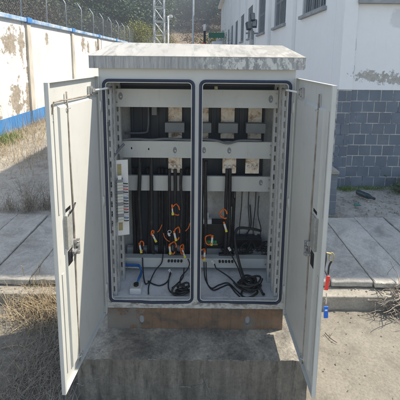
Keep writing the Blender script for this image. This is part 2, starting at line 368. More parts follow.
def plate(name, x0, x1, z0, z1, y, th, holes, m, parent, bevel=0, loc=None, rot=None, extra=None):
    """upright sheet in the xz plane, front at y, with real holes"""
    bm = bmesh.new(); E = []
    for L in [[(x0, z0), (x1, z0), (x1, z1), (x0, z1)]] + holes:
        V = [bm.verts.new((a, y, b)) for a, b in L]
        E += [bm.edges.new((V[i], V[(i+1) % len(V)])) for i in range(len(V))]
    bmesh.ops.triangle_fill(bm, use_beauty=True, use_dissolve=False, edges=E, normal=(0, -1, 0))
    F = bm.faces[:]
    ex = bmesh.ops.extrude_face_region(bm, geom=F)
    bmesh.ops.translate(bm, verts=[g for g in ex['geom'] if isinstance(g, bmesh.types.BMVert)], vec=(0, th, 0))
    if extra:
        for v, f in extra:
            V = [bm.verts.new(c) for c in v]; [bm.faces.new([V[i] for i in q]) for q in f]
    bmesh.ops.recalc_face_normals(bm, faces=bm.faces[:])
    me = bpy.data.meshes.new(name); bm.to_mesh(me); bm.free(); me.materials.append(m)
    return obj(name, me, parent, bevel, loc, rot)
def bx(name, d, m, parent=None, bevel=0): return MB().box(*d).build(name, m, parent, bevel=bevel)

ZG, ZS = -.28, -.11
# ================================================================== THE SETTING
def sheet(name, x0, x1, y0, y1, z, n, amp, m, fn=None):
    xs = np.linspace(x0, x1, n[0]); ys = np.linspace(y0, y1, n[1]); mb = MB()
    for y in ys:
        for x in xs: mb.v.append((x, y, z + (fn(x, y) if fn else 0) + rng.normal(0, amp)))
    for j in range(n[1]-1):
        for i in range(n[0]-1):
            a = j*n[0]+i; mb.f.append((a, a+1, a+1+n[0], a+n[0]))
    return tag(mb.build(name, m, smooth=True), kind='structure')
bigg = MB().quad((-200, -60, ZG-.03), (200, -60, ZG-.03), (200, 260, ZG-.03), (-200, 260, ZG-.03)).build('ground', M['ground'])
tag(bigg, kind='structure')
sheet('near_ground', -6, 6, -5, .62, ZG, (160, 90), .004, M['ground'], lambda x, y: .012*math.sin(3.1*x+1.3*y)*math.sin(2.3*y-.7*x))
# raised yard behind the kerb ledge
def yardz(x, y): return .012*math.sin(1.7*x+.8*y)*math.sin(1.3*y-.4*x)
sheet('yard', -9, 12, 1.70, 34, ZS-.012, (150, 240), .004, M['yard'], yardz)
pav = tag(MB().box(-9, -.66, .66, 1.75, ZG-.05, ZS-.05).box(.66, 9, .66, 1.75, ZG-.05, ZS-.05).box(-9, 9, 1.6, 1.75, ZG-.05, ZS-.02).build('paving', M['ground']), kind='structure')
led = tag(MB().box(-9, -.64, .525, .72, ZG-.05, -.170).box(.64, 9, .525, .72, ZG-.05, -.170).build('kerb_ledge', M['ledge'], bevel=.008), kind='structure')
# trench cover slabs: one by one
sw = .345
def worn_slab():
    bm = bmesh.new(); bmesh.ops.create_cube(bm, size=1)
    bmesh.ops.transform(bm, matrix=Matrix.Translation((0, .565, -.024)) @ Matrix.Diagonal((sw-.008, 1.13, .048, 1)), verts=bm.verts[:])
    bmesh.ops.bevel(bm, geom=bm.edges[:], offset=.006, segments=1, affect='EDGES')
    for ax, n in ((1, 26), (0, 9)):
        for k in range(1, n):
            co = [0, 0, 0]; no = [0, 0, 0]; no[ax] = 1; co[ax] = (-sw/2+sw*k/n) if ax == 0 else 1.13*k/n
            bmesh.ops.bisect_plane(bm, geom=bm.verts[:]+bm.edges[:]+bm.faces[:], plane_co=co, plane_no=no)
    for v in bm.verts:
        ed = abs(abs(v.co.x)-sw/2) < .014 or v.co.y < .012
        a = .0011 if ed else .0005
        v.co += Vector((rng.normal(0, a), rng.normal(0, a), rng.normal(0, a*.8) - (abs(rng.normal(0, .0035)) if ed and v.co.z > -.01 and rng.random() < .10 else 0)))
    me = bpy.data.meshes.new('slab'); bm.to_mesh(me); bm.free(); me.materials.append(M['slab']); return me
smesh = [worn_slab() for _ in range(4)]
xs = [1.615 + sw*i for i in range(-2, 9)] + [-1.527 - sw*i for i in range(-2, 9)]
for i, x in enumerate(xs):
    o = obj('slab', smesh[i % 4], pav); o.location = (x, .62 + rng.normal(0, .008), ZS + rng.normal(0, .003)); o.rotation_euler = (rng.normal(0, .002), rng.normal(0, .004), rng.normal(0, .004))

# hill
def hz(x, y):
    t = max(0, y-24 + (x+5)*.15); z = .165*t + .06*max(0, t-10) 
    z += 1.2*math.sin(.07*x+.05*y)*min(1, t/20) + .6*math.sin(.21*x-.16*y+1)*min(1, t/12)
    # land rises on the left beyond the boundary wall as well
    s = max(0, -x-7); z += .18*min(s, 30)*min(1, max(0, (y+6)/12))
    return z
sheet('hill', -110, 90, 14, 125, ZG-.08, (134, 96), .05, M['hill'], hz)
sheet('bank', -60, -4.75, -10, 16, ZG-.2, (60, 40), .04, M['hill'], lambda x, y: .18*min(30, max(0, -x-7))*min(1, max(0, (y+6)/12)))

# ================================================================== CONCRETE PAD
pad = thing('concrete_pad', 'dark stained concrete block carrying the open metal cabinet', 'concrete block', (0, 0, ZG))
bm = bmesh.new(); nx, ny, nz = 60, 24, 10
def grid(bm, f, nu, nv):
    V = [[bm.verts.new(f(i/nu, j/nv)) for i in range(nu+1)] for j in range(nv+1)]
    for j in range(nv):
        for i in range(nu): bm.faces.new((V[j][i], V[j][i+1], V[j+1][i+1], V[j+1][i]))
PX0, PX1, PY0, PY1 = -.66, .638, -.212, .66
grid(bm, lambda u, v: (PX0+(PX1-PX0)*u, PY0+(PY1-PY0)*v, -ZG), nx, ny)
grid(bm, lambda u, v: (PX0+(PX1-PX0)*u, PY0, -.12+(.12-ZG)*v), nx, nz)
grid(bm, lambda u, v: (PX1, PY0+(PY1-PY0)*u, -.12+(.12-ZG)*v), ny, nz)
grid(bm, lambda u, v: (PX0, PY1+(PY0-PY1)*u, -.12+(.12-ZG)*v), ny, nz)
bmesh.ops.remove_doubles(bm, verts=bm.verts[:], dist=1e-4)
for v in bm.verts:
    e = (abs(v.co.y-PY0) < 1e-4) and abs(v.co.z+ZG) < 1e-4
    v.co.x += rng.normal(0, .0012); v.co.y += rng.normal(0, .0012); v.co.z += rng.normal(0, .0008) - (abs(rng.normal(0, .004)) if e else 0)
bmesh.ops.recalc_face_normals(bm, faces=bm.faces[:])
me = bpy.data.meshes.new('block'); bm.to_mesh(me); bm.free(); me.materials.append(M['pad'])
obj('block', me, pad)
def crack(pts, wd):
    mb = MB(); P = crom([Vector(p) for p in pts], 6)
    P = [p + Vector((rng.normal(0, .0025), 0, rng.normal(0, .0025))) for p in P]
    mb.tube(P, wd, 4, taper=wd*.5); o = mb.build('crack', M['edge'], pad); o.location = (0, 0, -ZG); return o
Lp = lambda x, y: (lambda q: (q[0], PY0-.0018, q[2]))(py_(x, y, PY0))
crack([Lp(77, 383), Lp(83, 385), Lp(88, 382), Lp(93, 381), Lp(99, 378)], .0024)
crack([Lp(180, 386), Lp(190, 387), Lp(199, 385), Lp(206, 382), Lp(207, 373)], .0022)
crack([Lp(206, 382), Lp(209, 390), Lp(211, 400)], .002)
crack([Lp(262, 351), Lp(262.5, 358), Lp(263, 366)], .0012)
for yy, rr, nm in ((PY0, .0032, 'chipped_edge'),):      # worn pale arris along the front edge, broken into runs
    x = PX0
    while x < PX1-.03:
        l = rng.uniform(.03, .22); n = max(3, int(l/.006))
        if rng.random() < .8:
            P = [(x+l*k/n, PY0+.0015+rng.normal(0, .0012), -.0028+rng.normal(0, .0012)) for k in range(n+1)]
            MB().tube(P, rr*rng.uniform(.45, .9), 5, taper=rr*.3).build('chipped_edge', M['edge'], pad).location = (0, 0, -ZG)
        x += l

# ================================================================== CABINET
cab = thing('electrical_cabinet', 'grey metal electrical cabinet standing with both doors wide open', 'cabinet', (0, 0, 0))
HX, DEP, ZB, ZT = .545, .50, .145, 1.612
# rusty plinth: channel frame with two round holes
plate('plinth', -HX, HX-.002, .0, .142, .004, .008, [circ(-.332, .062, .0165, .029), circ(.325, .062, .0165, .029)], M['rust'], cab, bevel=.002)
pl2 = MB().box(-HX, -HX+.012, .012, DEP, 0, .142).box(HX-.012, HX, .012, DEP, 0, .142).box(-HX, HX, DEP-.008, DEP, 0, .142).build('plinth_frame', M['rust'], cab)
for sx_ in (-.332, .325): bx('hole_plug', (sx_-.022, sx_+.022, .0125, .016, .028, .098), M['sillstone'], cab)
# front frame with the two openings
hL, hR = rrect(-.513, -.025, .200, 1.538, .022), rrect(.025, .513, .200, 1.538, .022)
plate('front_frame', -HX, HX, ZB, ZT, 0, .025, [hL, hR], M['sill'], cab, bevel=.0015)
MB().box(-HX, -HX+.004, .025, DEP, ZB, ZT).build('side_panel', M['paint'], cab)
MB().box(HX-.004, HX, .025, DEP, ZB, ZT).build('side_panel', M['paint'], cab)
bx('back_panel', (-HX+.004, HX-.004, DEP-.004, DEP, ZB, ZT), M['paint_in'], cab)
bx('top_panel', (-HX+.004, HX-.004, .025, DEP-.004, ZT-.005, ZT), M['paint_in'], cab)
MB().box(-HX+.004, HX-.004, .0253, DEP-.004, ZB, .178).box(-.51, .51, .026, .036, .178, .198).build('floor_pan', M['floor'], cab)
for x0, x1 in ((-.519, -.019), (.019, .519)):           # rubber seals
    P = []
    L = rrect(x0, x1, .193, 1.545, .028, 6)
    # subdivide the long runs so that the lower one can sag
    Q = []
    for i in range(len(L)):
        a, b = L[i], L[(i+1) % len(L)]; n = 1 if math.dist(a, b) < .05 else 14
        Q += [(a[0]+(b[0]-a[0])*j/n, a[1]+(b[1]-a[1])*j/n) for j in range(n)]
    for a, b in Q:
        sag = .004*math.sin(9*a)*(1 if b < .195 else 0) - (.004*math.exp(-((a-(x0+x1)/2)/.05)**2) if b < .195 else 0)
        P.append((a, -.005, b+sag))
    MB().ring(P, .0075, 8).build('rubber_seal', M['gasket'], cab, smooth=True)
    L2 = rrect(x0+.011, x1-.011, .204, 1.534, .02, 5)
    MB().ring([(a, -.003, b) for a, b in L2], .003, 6).build('opening_lip', M['paint'], cab, smooth=True)
# roof: weathered fascia tray and hipped top
yf, yb, wr, z0, z1 = -.03, .53, .587, 1.611, 1.679
plate('roof_fascia', -wr, wr, z0, z1, yf, .003, [], M['fascia'], cab, bevel=.0012)
MB().box(-wr, -wr+.003, yf+.003, yb, z0, z1).box(wr-.003, wr, yf+.003, yb, z0, z1).box(-wr+.003, wr-.003, yb-.003, yb, z0, z1).build('roof_edge', M['fascia'], cab)
mb = MB(); a = [(-wr-.002, yf-.002, z1), (wr+.002, yf-.002, z1), (wr+.002, yb+.002, z1), (-wr-.002, yb+.002, z1)]; t = [(-.515, .235, 1.762), (.52, .235, 1.752)]
mb.v = [*a, *t, *[(x, y, z-.004) for x, y, z in a]]; mb.f = [(0, 1, 5, 4), (1, 2, 5), (2, 3, 4, 5), (3, 0, 4), (0, 6, 7, 1), (1, 7, 8, 2), (2, 8, 9, 3), (3, 9, 6, 0), (6, 9, 8, 7)]
mb.build('roof_top', M['roof'], cab, bevel=.003)
bx('soffit', (-wr+.003, wr-.003, yf+.003, yb-.003, z0+.004, z0+.008), M['paint_in'], cab)

# uprights with slots
def upright(x0, x1, d, z0, z1, sl, pitch, ret):
    hs = []; z = z0+.04; cx = (x0+x1)/2
    while z < z1-.06:
        hs.append(rrect(cx-sl, cx+sl, z, z+pitch*.62, sl*.9, 3)); z += pitch
    return plate('slotted_upright', x0, x1, z0, z1, d, .003, hs, M['paint_in'], cab)
for s in (-1, 1):
    for a, b, d, sl in ((.478, .512, .20, .0055), (.488, .515, .10, .005), (.492, .52, .045, .0045)):
        x0, x1 = sorted((s*a, s*b)); upright(x0, x1, d, .18, 1.60, sl, .062, s)
        e = s*a; x0, x1 = sorted((e, e+s*.003)); bx('upright_flange', (x0, x1, d+.003, d+.03, .18, 1.60), M['paint_in'], cab)
# cross bars
def crossbar(d, z0, z1, e0, e1, holes, fl=.03):
    o = plate('crossbar', e0, e1, z0, z1, d, .003, [circ(x, z, r, r*1.7) for x, z, r in holes], M['paint'], cab, bevel=.001,
              extra=None)
    MB().box(e0, e1, d+.003, d+fl, z1-.003, z1).box(e0, e1, d+.003, d+fl, z0, z0+.003).build('crossbar_flange', M['paint'], cab)
    return o
crossbar(.17, 1.371, 1.482, -.505, .495, [(-.468, 1.438, .0135), (.449, 1.428, .0135)])
bx('upper_rail', (-.52, .52, .21, .25, 1.50, 1.525), M['board'], cab)
bx('dark_slot_fill', (-.52, .52, .30, .34, 1.44, 1.60), M['board'], cab)  # dark box stands in for the shade in the slot above the bar
crossbar(.265, 1.022, 1.134, -.505, .495, [(-.144, 1.075, .0125), (-.427, 1.085, .0045), (-.315, 1.08, .0045), (.046, 1.076, .0125), (.211, 1.076, .0125)], .02)
crossbar(.34, .765, .872, -.51, .51, [(.44, .83, .0125)], .02)
crossbar(.30, .218, .288, -.505, .50, [], .05)
crossbar(.43, .225, .285, -.51, .51, [], .04)
for x, z, d in ((-.468, 1.438, .176), (.449, 1.428, .176), (-.144, 1.075, .271), (.046, 1.076, .271), (.211, 1.076, .271), (.44, .83, .346)):
    bx('hole_plug', (x-.017, x+.017, d-.0028, d, z-.026, z+.026), M['greyblock'], cab)
    MB().cyl((x+.003, d-.008, z-.004), (x+.003, d-.003, z-.004), .006, 6).build('bolt', M['steel'], cab)
for d, z, xs_ in ((.17, 1.40, (-.49, .48)), (.17, 1.46, (-.49, .48)), (.265, 1.05, (-.49, .48)), (.265, 1.11, (-.49, .48)), (.34, .79, (.495, -.30)), (.34, .85, (.495,)), (.30, .25, (-.49, .485, -.02)), (.43, .25, (-.40, .40))):
    for x in xs_: MB().cyl((x, d-.004, z), (x, d-.0005, z), .005, 8).build('screw', M['steel'], cab)
# dark insulating boards
bx('insulating_board', (-.47, .47, .455, .465, .78, 1.46), M['board'], cab)
bx('insulating_board', (-.47, -.01, .455, .465, .30, .778), M['board'], cab)
for x in (-.46, -.40, -.345, -.285, -.235, -.03, .10, .115, .295, .31, .455):
    bx('board_rib', (x, x+.014, .442, .4548, 1.14 if x > 0 else .92, 1.37), M['board'], cab)
# copper busbars with insulator blocks
for x in (-.153, .030, .209, .397):
    bx('busbar', (x-.047, x+.047, .415, .423, 1.12, 1.375), M['copper'], cab, .001)
    bx('insulator_block', (x-.066, x+.066, .36, .414, 1.170, 1.238), M['greyblock'], cab, .003)
bx('junction_cover', (-.31, -.275, .38, .42, 1.285, 1.345), M['greyblock'], cab, .003)
MB().tube([(-.335, .40, 1.37), (-.335, .40, 1.25), (-.34, .40, 1.19), (-.36, .40, 1.16), (-.50, .40, 1.155)], .008, 8, smooth=6).build('conduit', M['greywire'], cab, smooth=True)
MB().tube([(-.505, .25, 1.142), (-.40, .262, 1.148), (-.3, .27, 1.142), (-.2, .268, 1.15), (-.06, .27, 1.143), (.02, .27, 1.15), (.12, .255, 1.146), (.2, .25, 1.128), (.28, .258, 1.146), (.42, .262, 1.144)], .008, 8, smooth=5).build('busbar_sleeve', M['greywire'], cab, smooth=True)
# lower contacts
for x, mt in ((-.146, 'copper'), (.218, 'copper'), (.372, 'copper')):
    c_ = bx('contact_plate', (x-.046, x+.046, .310, .318, .905, 1.01), M[mt], cab, .001)
    for k in (-.028, 0, .028):
        MB().cyl((x+k, .296, .955), (x+k, .3098, .955), .009, 6).build('bolt', M['steel'], c_)
bx('small_lug', (.105, .125, .20, .22, 1.47, 1.50), M['copper'], cab)
# power cables
def cable(pts, r, m='rubber', name='power_cable', n=10, par=None):
    return MB().tube(pts, r, n, smooth=5).build(name, M[m], cab if par is None else par, smooth=True)
for x, r, zt, d in ((-.386, .0125, 1.02, .312), (-.303, .0125, 1.02, .312), (-.183, .0105, .935, .30), (-.145, .0125, .935, .292), (-.103, .0105, .935, .30),
                    (.035, .012, 1.02, .31), (.062, .012, .99, .312), (.203, .0115, .94, .296), (.222, .0115, .94, .30), (.255, .0115, .765, .372)):
    j = lambda: rng.normal(0, .003)
    cable([(x, d, zt), (x+j(), d, zt-.12), (x+j(), d, .7), (x+j(), d, .5), (x+j(), d+.01, .36), (x+j(), .37, .26), (x, .375, .17)], r)
for x in (-.45, -.42, -.35, -.33, -.27, -.245, -.215, -.07, -.05, -.03):
    cable([(x, .42, .90), (x+rng.normal(0, .006), .425, .6), (x+rng.normal(0, .006), .42, .4), (x, .40, .17)], .0115)
for i, x in enumerate((-.386, -.303, -.183, -.145, -.103, .203, .23)):      # cable clamps on the rear rail
    P = [(x+.02*math.cos(R(a)), .388, .265+.024*math.sin(R(a))) for a in range(0, 181, 20)]
    MB().tube(P, .005, 6).build('cable_clamp', M['black'], cab)
for x0 in (-.20, .16): bx('clamp_block', (x0, x0+.11, .335, .36, .228, .30), M['black'], cab, .003)
for x0 in (-.19, .165):
    for k in range(5): MB().cyl((x0+.022*k, .285, .272), (x0+.022*k, .2995, .272), .008, 8).build('clamp_bolt', M['black'], cab)

# terminal plate on the side wall
tp = MB().box(0, .112, -.002, .002, -.245, .245).build('terminal_plate', M['white'], cab, bevel=.001, loc=(-.530, .095, .808), rot=(0, 0, R(14)))
for z, h in ((.185, .035), (-.17, .04)): bx('label_strip', (.048, .072, -.005, -.0022, z-h, z+h), M['brass'], tp)
for k in range(15):
    z = .125-.0185*k
    bx('terminal_block', (.045, .080, -.036, -.0025, z-.0084, z+.0084), M['cream' if k % 4 else 'greyblock'], tp, .0015)
    MB().tube([(.046, -.03, z), (.028, -.034, z-.004), (.010, -.022, z-.016), (.0, -.012, z-.03)], .0028, 6, smooth=4).build('wire', M['greywire'], tp, smooth=True)
    if k > 0:
        MB().tube([(.079, -.03, z), (.098, -.030, z-.004), (.108, -.012, z-.012)], .003, 6, smooth=4).build('wire', M[('black', 'rubber', 'greywire', 'red', 'rubber', 'white', 'bluewire')[k % 7]], tp, smooth=True)
bx('white_tag', (.050, .072, -.040, -.037, .135, .16), M['white'], tp)
MB().cyl((.012, -.008, -.21), (.012, -.002, -.21), .007, 8).build('bolt', M['steel'], tp)
MB().cyl((.012, -.008, .21), (.012, -.002, .21), .007, 8).build('bolt', M['steel'], tp)
cable([(-.512, .035, 1.30), (-.517, .035, 1.15), (-.513, .033, 1.0), (-.516, .033, .8), (-.513, .033, .62)], .006, 'greywire', 'wiring_bundle')
cable([(-.45, .16, 1.14), (-.47, .14, 1.12), (-.50, .09, 1.08), (-.513, .05, 1.02)], .008, 'greywire', 'wiring_bundle')
# blue and brown leads at the foot of the compartment
for k, (m_, r) in enumerate((('bluewire', .0055), ('bluewire', .0055), ('copper', .004))):
    z = .262-.011*k
    pts = [(-.50, .265, z), (-.45, .262, z), (-.40, .26, z), (-.375, .255, z-.002)]
    if m_ == 'bluewire': pts = pts[:-1] + [(-.383, .25, z-.004), (-.372+.004*k, .235, z-.03), (-.376+.006*k, .15, .235), (-.382, .125, .215)]
    cable(pts, r, m_, 'earth_lead')

# doors
DW, DZ0, DZ1, DT = .516, .116, 1.566, .019
def make_door(side):
    s = 1 if side == 'L' else -1
    d = bpy.data.objects.new('door', None)
    def B(a, b, y0, y1, z0_, z1_, mb=None):
        x0, x1 = sorted((s*a, s*b)); return (mb or MB()).box(x0, x1, y0, y1, z0_, z1_)
    mb = MB(); B(0, DW, -DT, -DT+.002, DZ0, DZ1, mb)
    B(0, .0025, -DT+.002, 0, DZ0, DZ1, mb); B(DW-.0025, DW, -DT+.002, 0, DZ0, DZ1, mb)
    B(.0025, DW-.0025, -DT+.002, 0, DZ1-.0025, DZ1, mb); B(.0025, DW-.0025, -DT+.002, 0, DZ0, DZ0+.0025, mb)
    B(DW-.014, DW-.0025, -.003, -.0005, DZ0+.0025, DZ1-.0025, mb)
    o = mb.build('door', M['paint'], cab, bevel=.0012); o.location = (s*-HX, -.006, 0); o.rotation_euler = (0, 0, R(-95.2) if side == 'L' else R(90.2))
    # folded inner panel: a raised tray with sloping upper and side edges
    a0, a1, b0, b1 = .012, .425, DZ0+.045, DZ1-.105
    mb = MB(); y0, y1 = -DT+.0022, -DT+.013; e = .010
    mb.v = [(s*x, y, z) for y, q in ((y0, 0), (y1, e)) for x, z in ((a0+q, b0+q), (a1-q*.5, b0+q), (a1-q*.5, b1-q), (a0+q, b1-q))]
    mb.f = [(4, 5, 6, 7), (0, 1, 5, 4), (1, 2, 6, 5), (2, 3, 7, 6), (3, 0, 4, 7)]
    if s < 0: mb.f = [f[::-1] for f in mb.f]
    mb.build('inner_panel', M['paint'], o, bevel=.0015)
    B(.445, .462, -DT+.0022, -DT+.006, DZ0+.06, .69).build('stiffening_rib', M['paint'], o, bevel=.002); B(.445, .462, -DT+.0022, -DT+.006, .975, DZ1-.115).build('stiffening_rib', M['paint'], o, bevel=.002)
    x0_, x1_ = sorted((s*-.0058, s*.012)); MB().box(x0_, x1_, .0003, .0056, DZ0, DZ1-.002).build('light_stop', M['paint'], o)  # strip added to stop sun leaking through the hinge gap
    # locking rod with guides
    xr = .355
    MB().tube([(s*xr, -.006, 1.515), (s*(xr+.001), -.004, 1.2), (s*(xr-.002), -.002, .96), (s*xr, -.002, .74), (s*(xr+.002), -.005, .45), (s*xr, -.006, .135)], .0042, 8, smooth=4).build('locking_rod', M['rod'], o, smooth=True)
    for z in (1.44, .17):
        B(xr-.016, xr+.016, -DT+.016 if z < 1.4 else -DT+.0022, -.008, z-.01, z+.01).build('rod_guide', M['paint'], o, bevel=.002)
        MB().ring([(s*xr+.011*math.cos(g*math.pi/6), -.004+.011*math.sin(g*math.pi/6), z) for g in range(12)], .0025, 6).build('rod_guide', M['steel'], o, smooth=True)
    # lock case
    B(.372, .424, -DT+.0022, .002, .79, .955).build('lock_case', M['lockgrey'], o, bevel=.003)
    B(.372, .420, -DT+.0022, -.0052, .700, .778).build('cutout_shade', M['black'], o, bevel=.003)  # black blocks stand in for the shade inside the lock cut-outs
    B(.372, .420, -DT+.0022, -.0052, .967, .985).build('cutout_shade', M['black'], o, bevel=.002)
    mb = MB()
    if side == 'L': mb.tube([(s*.41, .010, .962), (s*.385, .014, .975), (s*.366, .016, .995)], .0038, 8); mb.build('lock_lever', M['black'], o, smooth=True)
    mb = MB(); B(xr-.022, .385, -.004, .012, .745, .757, mb); B(xr-.022, xr-.010, -.004, .014, .72, .785, mb); B(xr+.006, xr+.018, -.004, .013, .79, .812, mb); mb.build('lock_crank', M['steel'], o, bevel=.002)
    for z in (.77, .735, .80): MB().cyl((s*(xr-.006), .004, z), (s*(xr-.006), .018, z), .007, 6).build('bolt', M['steel'], o)
    # outside handle
    mb = MB(); B(.395, .425, -DT-.008, -DT-.0005, .68, .86, mb); hp = mb.build('handle_plate', M['black'], o, bevel=.003)
    mb = MB()
    mb.tube([(s*.41, -DT-.008, .80), (s*.42, -DT-.030, .80), (s*.43, -DT-.036, .77), (s*.425, -DT-.032, .70)], .006, 8, smooth=5); mb.build('handle', M['black'], hp, smooth=True)
    # stay bracket and stay arm reaching to the cabinet
    mb = MB(); B(.082, .108, -DT+.016, .004, 1.478, 1.515, mb); B(.090, .100, .004, .020, 1.488, 1.508, mb); B(.078, .112, -DT+.0022, -DT+.016, 1.47, 1.52, mb); mb.build('stay_bracket', M['steel'], o, bevel=.002)
    # hinges
    for z in (.28, .84, 1.40): MB().cyl((s*.0, .006, z-.03), (s*.0, .006, z+.03), .007, 8).build('hinge', M['paint'], o, smooth=True)
    if side == 'L':
        MB().tube([(s*.005, -.008, 1.472), (s*.2, -.006, 1.474), (s*.44, -.006, 1.481), (s*.466, -.008, 1.476), (s*.472, -.01, 1.455), (s*.473, -.012, 1.43)], .0036, 8, smooth=5).build('conduit', M['rod'], o, smooth=True)
    for x, z in ((.23, 1.452), (.33, 1.45), (.46, 1.40), (.455, .98), (.30, DZ0+.02)):
        MB().cyl((s*x, -DT+.002, z), (s*x, -DT+.005, z), .0045, 8).build('rivet', M['steel'], o)
    return o
dL, dR = make_door('L'), make_door('R')
tag(dL, 'open sunlit door with a shadow edge across it'); tag(dR, 'open shaded door with key tags behind its edge')
for d, s in ((dL, 1), (dR, -1)):
    bpy.context.view_layer.update()
    e = d.matrix_world @ Vector((s*.095, .016, 1.498)); a = Vector((s*-.485, .035, 1.500))
    MB().tube([tuple(a), tuple(e)], .0055, 8).build('stay_arm', M['white'], cab, smooth=True)
    mid = a.lerp(e, .45); MB().tube([tuple(mid), tuple(a)], .0085, 8).build('stay_arm', M['steel'], cab, smooth=True)

# ================================================================== THINGS INSIDE THE CABINET
def wire_tag(px, py, rx, rz, d, tdx, tdy, tilt, lb):
    c = py_(px, py, d)
    t = thing('wire_loop', lb, 'wire tag', c, 'orange tagged wire loops')
    P = [(rx*math.cos(g)*(1+.15*math.sin(2*g+rx*900))+rng.normal(0, .0012), .010*math.sin(2*g), rz*math.sin(g)*(1+.12*math.cos(3*g+rz*700))) for g in [2*math.pi*i/18 for i in range(17)]]
    MB().tube(P, rng.uniform(.0044, .0054), 6, smooth=2).build('loop', M['orange'], t, smooth=True)
    q = py_(px+tdx, py+tdy, d); off = (q[0]-c[0], -.008, q[2]-c[2])
    k_ = rng.uniform(.75, 1.2); g = MB().box(-.006*k_, .006*k_, -.0015, .0015, -.022, .020).build('tag', M['white'], t, bevel=.0008, loc=off, rot=(0, R(tilt), 0))
    bx('tag_end', (-.0075, .0075, -.0022, .0022, -.040, -.0222), M['yellow'], g)
    bx('tag_end', (-.0055, .0055, -.0022, .0022, .0202, .036), M['orange'], g)
    return t
wire_tag(176, 210, .024, .038, .272, -3.5, -1, -4, 'orange wire loop highest on the bundle of three cables')
wire_tag(177, 233, .020, .042, .272, -2, 2, -12, 'orange wire loop halfway down the bundle of three cables')
wire_tag(172.5, 247.5, .022, .042, .270, -2.5, 1, -4, 'large open orange loop lowest on the three cable bundle')
wire_tag(182, 249, .012, .034, .275, 1.5, 3, -18, 'narrow orange loop with slanted tag next to the centre post')
wire_tag(141.5, 246, .014, .036, .285, -1, 1, -10, 'orange loop and tag on the cable nearest the terminal plate')
wire_tag(152.5, 233.5, .008, .020, .285, 1.5, 3, -25, 'slanted tag with tiny orange loop, second cable from terminal plate')
wire_tag(223.5, 214, .025, .030, .272, 1.5, 12, -16, 'orange loop on the paired cables, tag hanging well below it')
wire_tag(208.5, 239.5, .026, .034, .272, 3.5, 0, 6, 'round orange loop with upright tag before the green connector')
wire_tag(202.5, 253.5, .020, .034, .272, 2, 1, 4, 'orange loop low against the centre post above the arching leads')
def loose(name, label, pts, r, m, cat='wire', group=None):
    o = MB().tube(pts, r, 8, smooth=6).build(name, M[m], None, smooth=True); return tag(o, label, cat, group)
P_ = py_
loose('orange_wire', 'short curved orange wire end beside two dark cables', [P_(157.5, 232, .285), P_(159.5, 230, .28), P_(161, 227, .28), P_(162, 224.5, .285)], .0032, 'orange')
loose('orange_wire', 'curved orange wire crossing behind a small white clip', [P_(163.5, 233, .285), P_(164.5, 237, .275), P_(167, 240, .27), P_(169.5, 241.5, .28)], .0032, 'orange')
loose('orange_wire', 'orange wire stub close to the centre post', [P_(185.5, 231, .285), P_(188, 228.5, .28), P_(189.5, 225, .28), P_(190.2, 223, .285)], .0032, 'orange')
clip = thing('wire_clip', 'small white clip hanging among the orange wires', 'clip', P_(169, 234.5, .27))
MB().box(-.007, .007, -.004, .004, -.012, .012).build('clip_body', M['white'], clip, bevel=.002).rotation_euler = (0, R(-25), 0)
MB().ring([(.012*math.cos(g*.6)+.004, -.002, .012*math.sin(g*.6)+.02) for g in range(10)], .002, 6).build('clip_ring', M['white'], clip, smooth=True)
# thin black leads hanging over the front bar to the floor
F = lambda x, y: pz_(x, y, .185)
def lead(label, pts): return loose('thin_lead', label, pts, .0042, 'rubber', 'wire')
lead('thin black lead drooping in a swag over the compartment floor', [P_(163, 254, .285), P_(161.5, 263, .28), P_(155, 271, .26), F(149, 285), F(148.5, 294)])
lead('thin black lead curving back up to the front bar', [F(148, 281), F(153, 284), F(160, 285.5), F(167, 282), P_(171, 273, .24)])
lead('short black lead with a kinked end by the socket box', [P_(142.5, 258, .287), P_(143, 268, .285), F(144, 279), F(146, 284), F(150, 281)])
lead('thin black lead dropping to the dark coil by the centre post', [P_(171, 270, .27), P_(169, 278, .22), F(168.5, 288), F(173, 293), F(183, 290), F(184, 284)])
lead('black lead hooked across the floor towards the bar', [P_(184, 268, .27), F(183, 277), F(178, 283), F(172, 288)])
lead('doubled black lead arching over the floor to the cable coil', [P_(204, 262, .275), F(205, 278), F(211, 288), F(219, 285), F(228, 283), F(236, 290), F(242, 296)])
lead('lower black lead running beside the arch to the coil', [P_(206, 262, .275), F(207, 282), F(213, 290), F(222, 287), F(229, 285), F(235, 292), F(240, 297)])
lead('straight black lead slanting down past a white clip', [P_(228, 246, .28), P_(232, 256, .27), P_(238, 268, .25), F(243, 283)])
lead('fine black lead curling off the front bar end', [P_(214, 262, .282), P_(216, 268, .275), P_(220, 271, .26), F(229, 277), F(238, 286)])
lead('fine dark lead looping near the clamp bolts', [P_(188, 259, .282), P_(189.5, 264, .28), P_(187, 270, .27), F(181, 277), F(180, 284)])
for lb, x, y in (('white wire clip lying against the front bar beside clamp bolts', 170, 271), ('white wire clip on the bar under the green connector', 213, 262), ('slanted white clip beside the paired cables', 229.5, 249)):
    c_ = thing('wire_clip', lb, 'clip', P_(x, y, .262))
    MB().box(-.008, .008, -.004, .004, -.014, .014).build('clip_body', M['white'], c_, bevel=.002).rotation_euler = (0, R(-30), 0)
    bx('clip_jaw', (-.003, .003, -.008, -.0045, -.008, .010), M['cream'], c_)
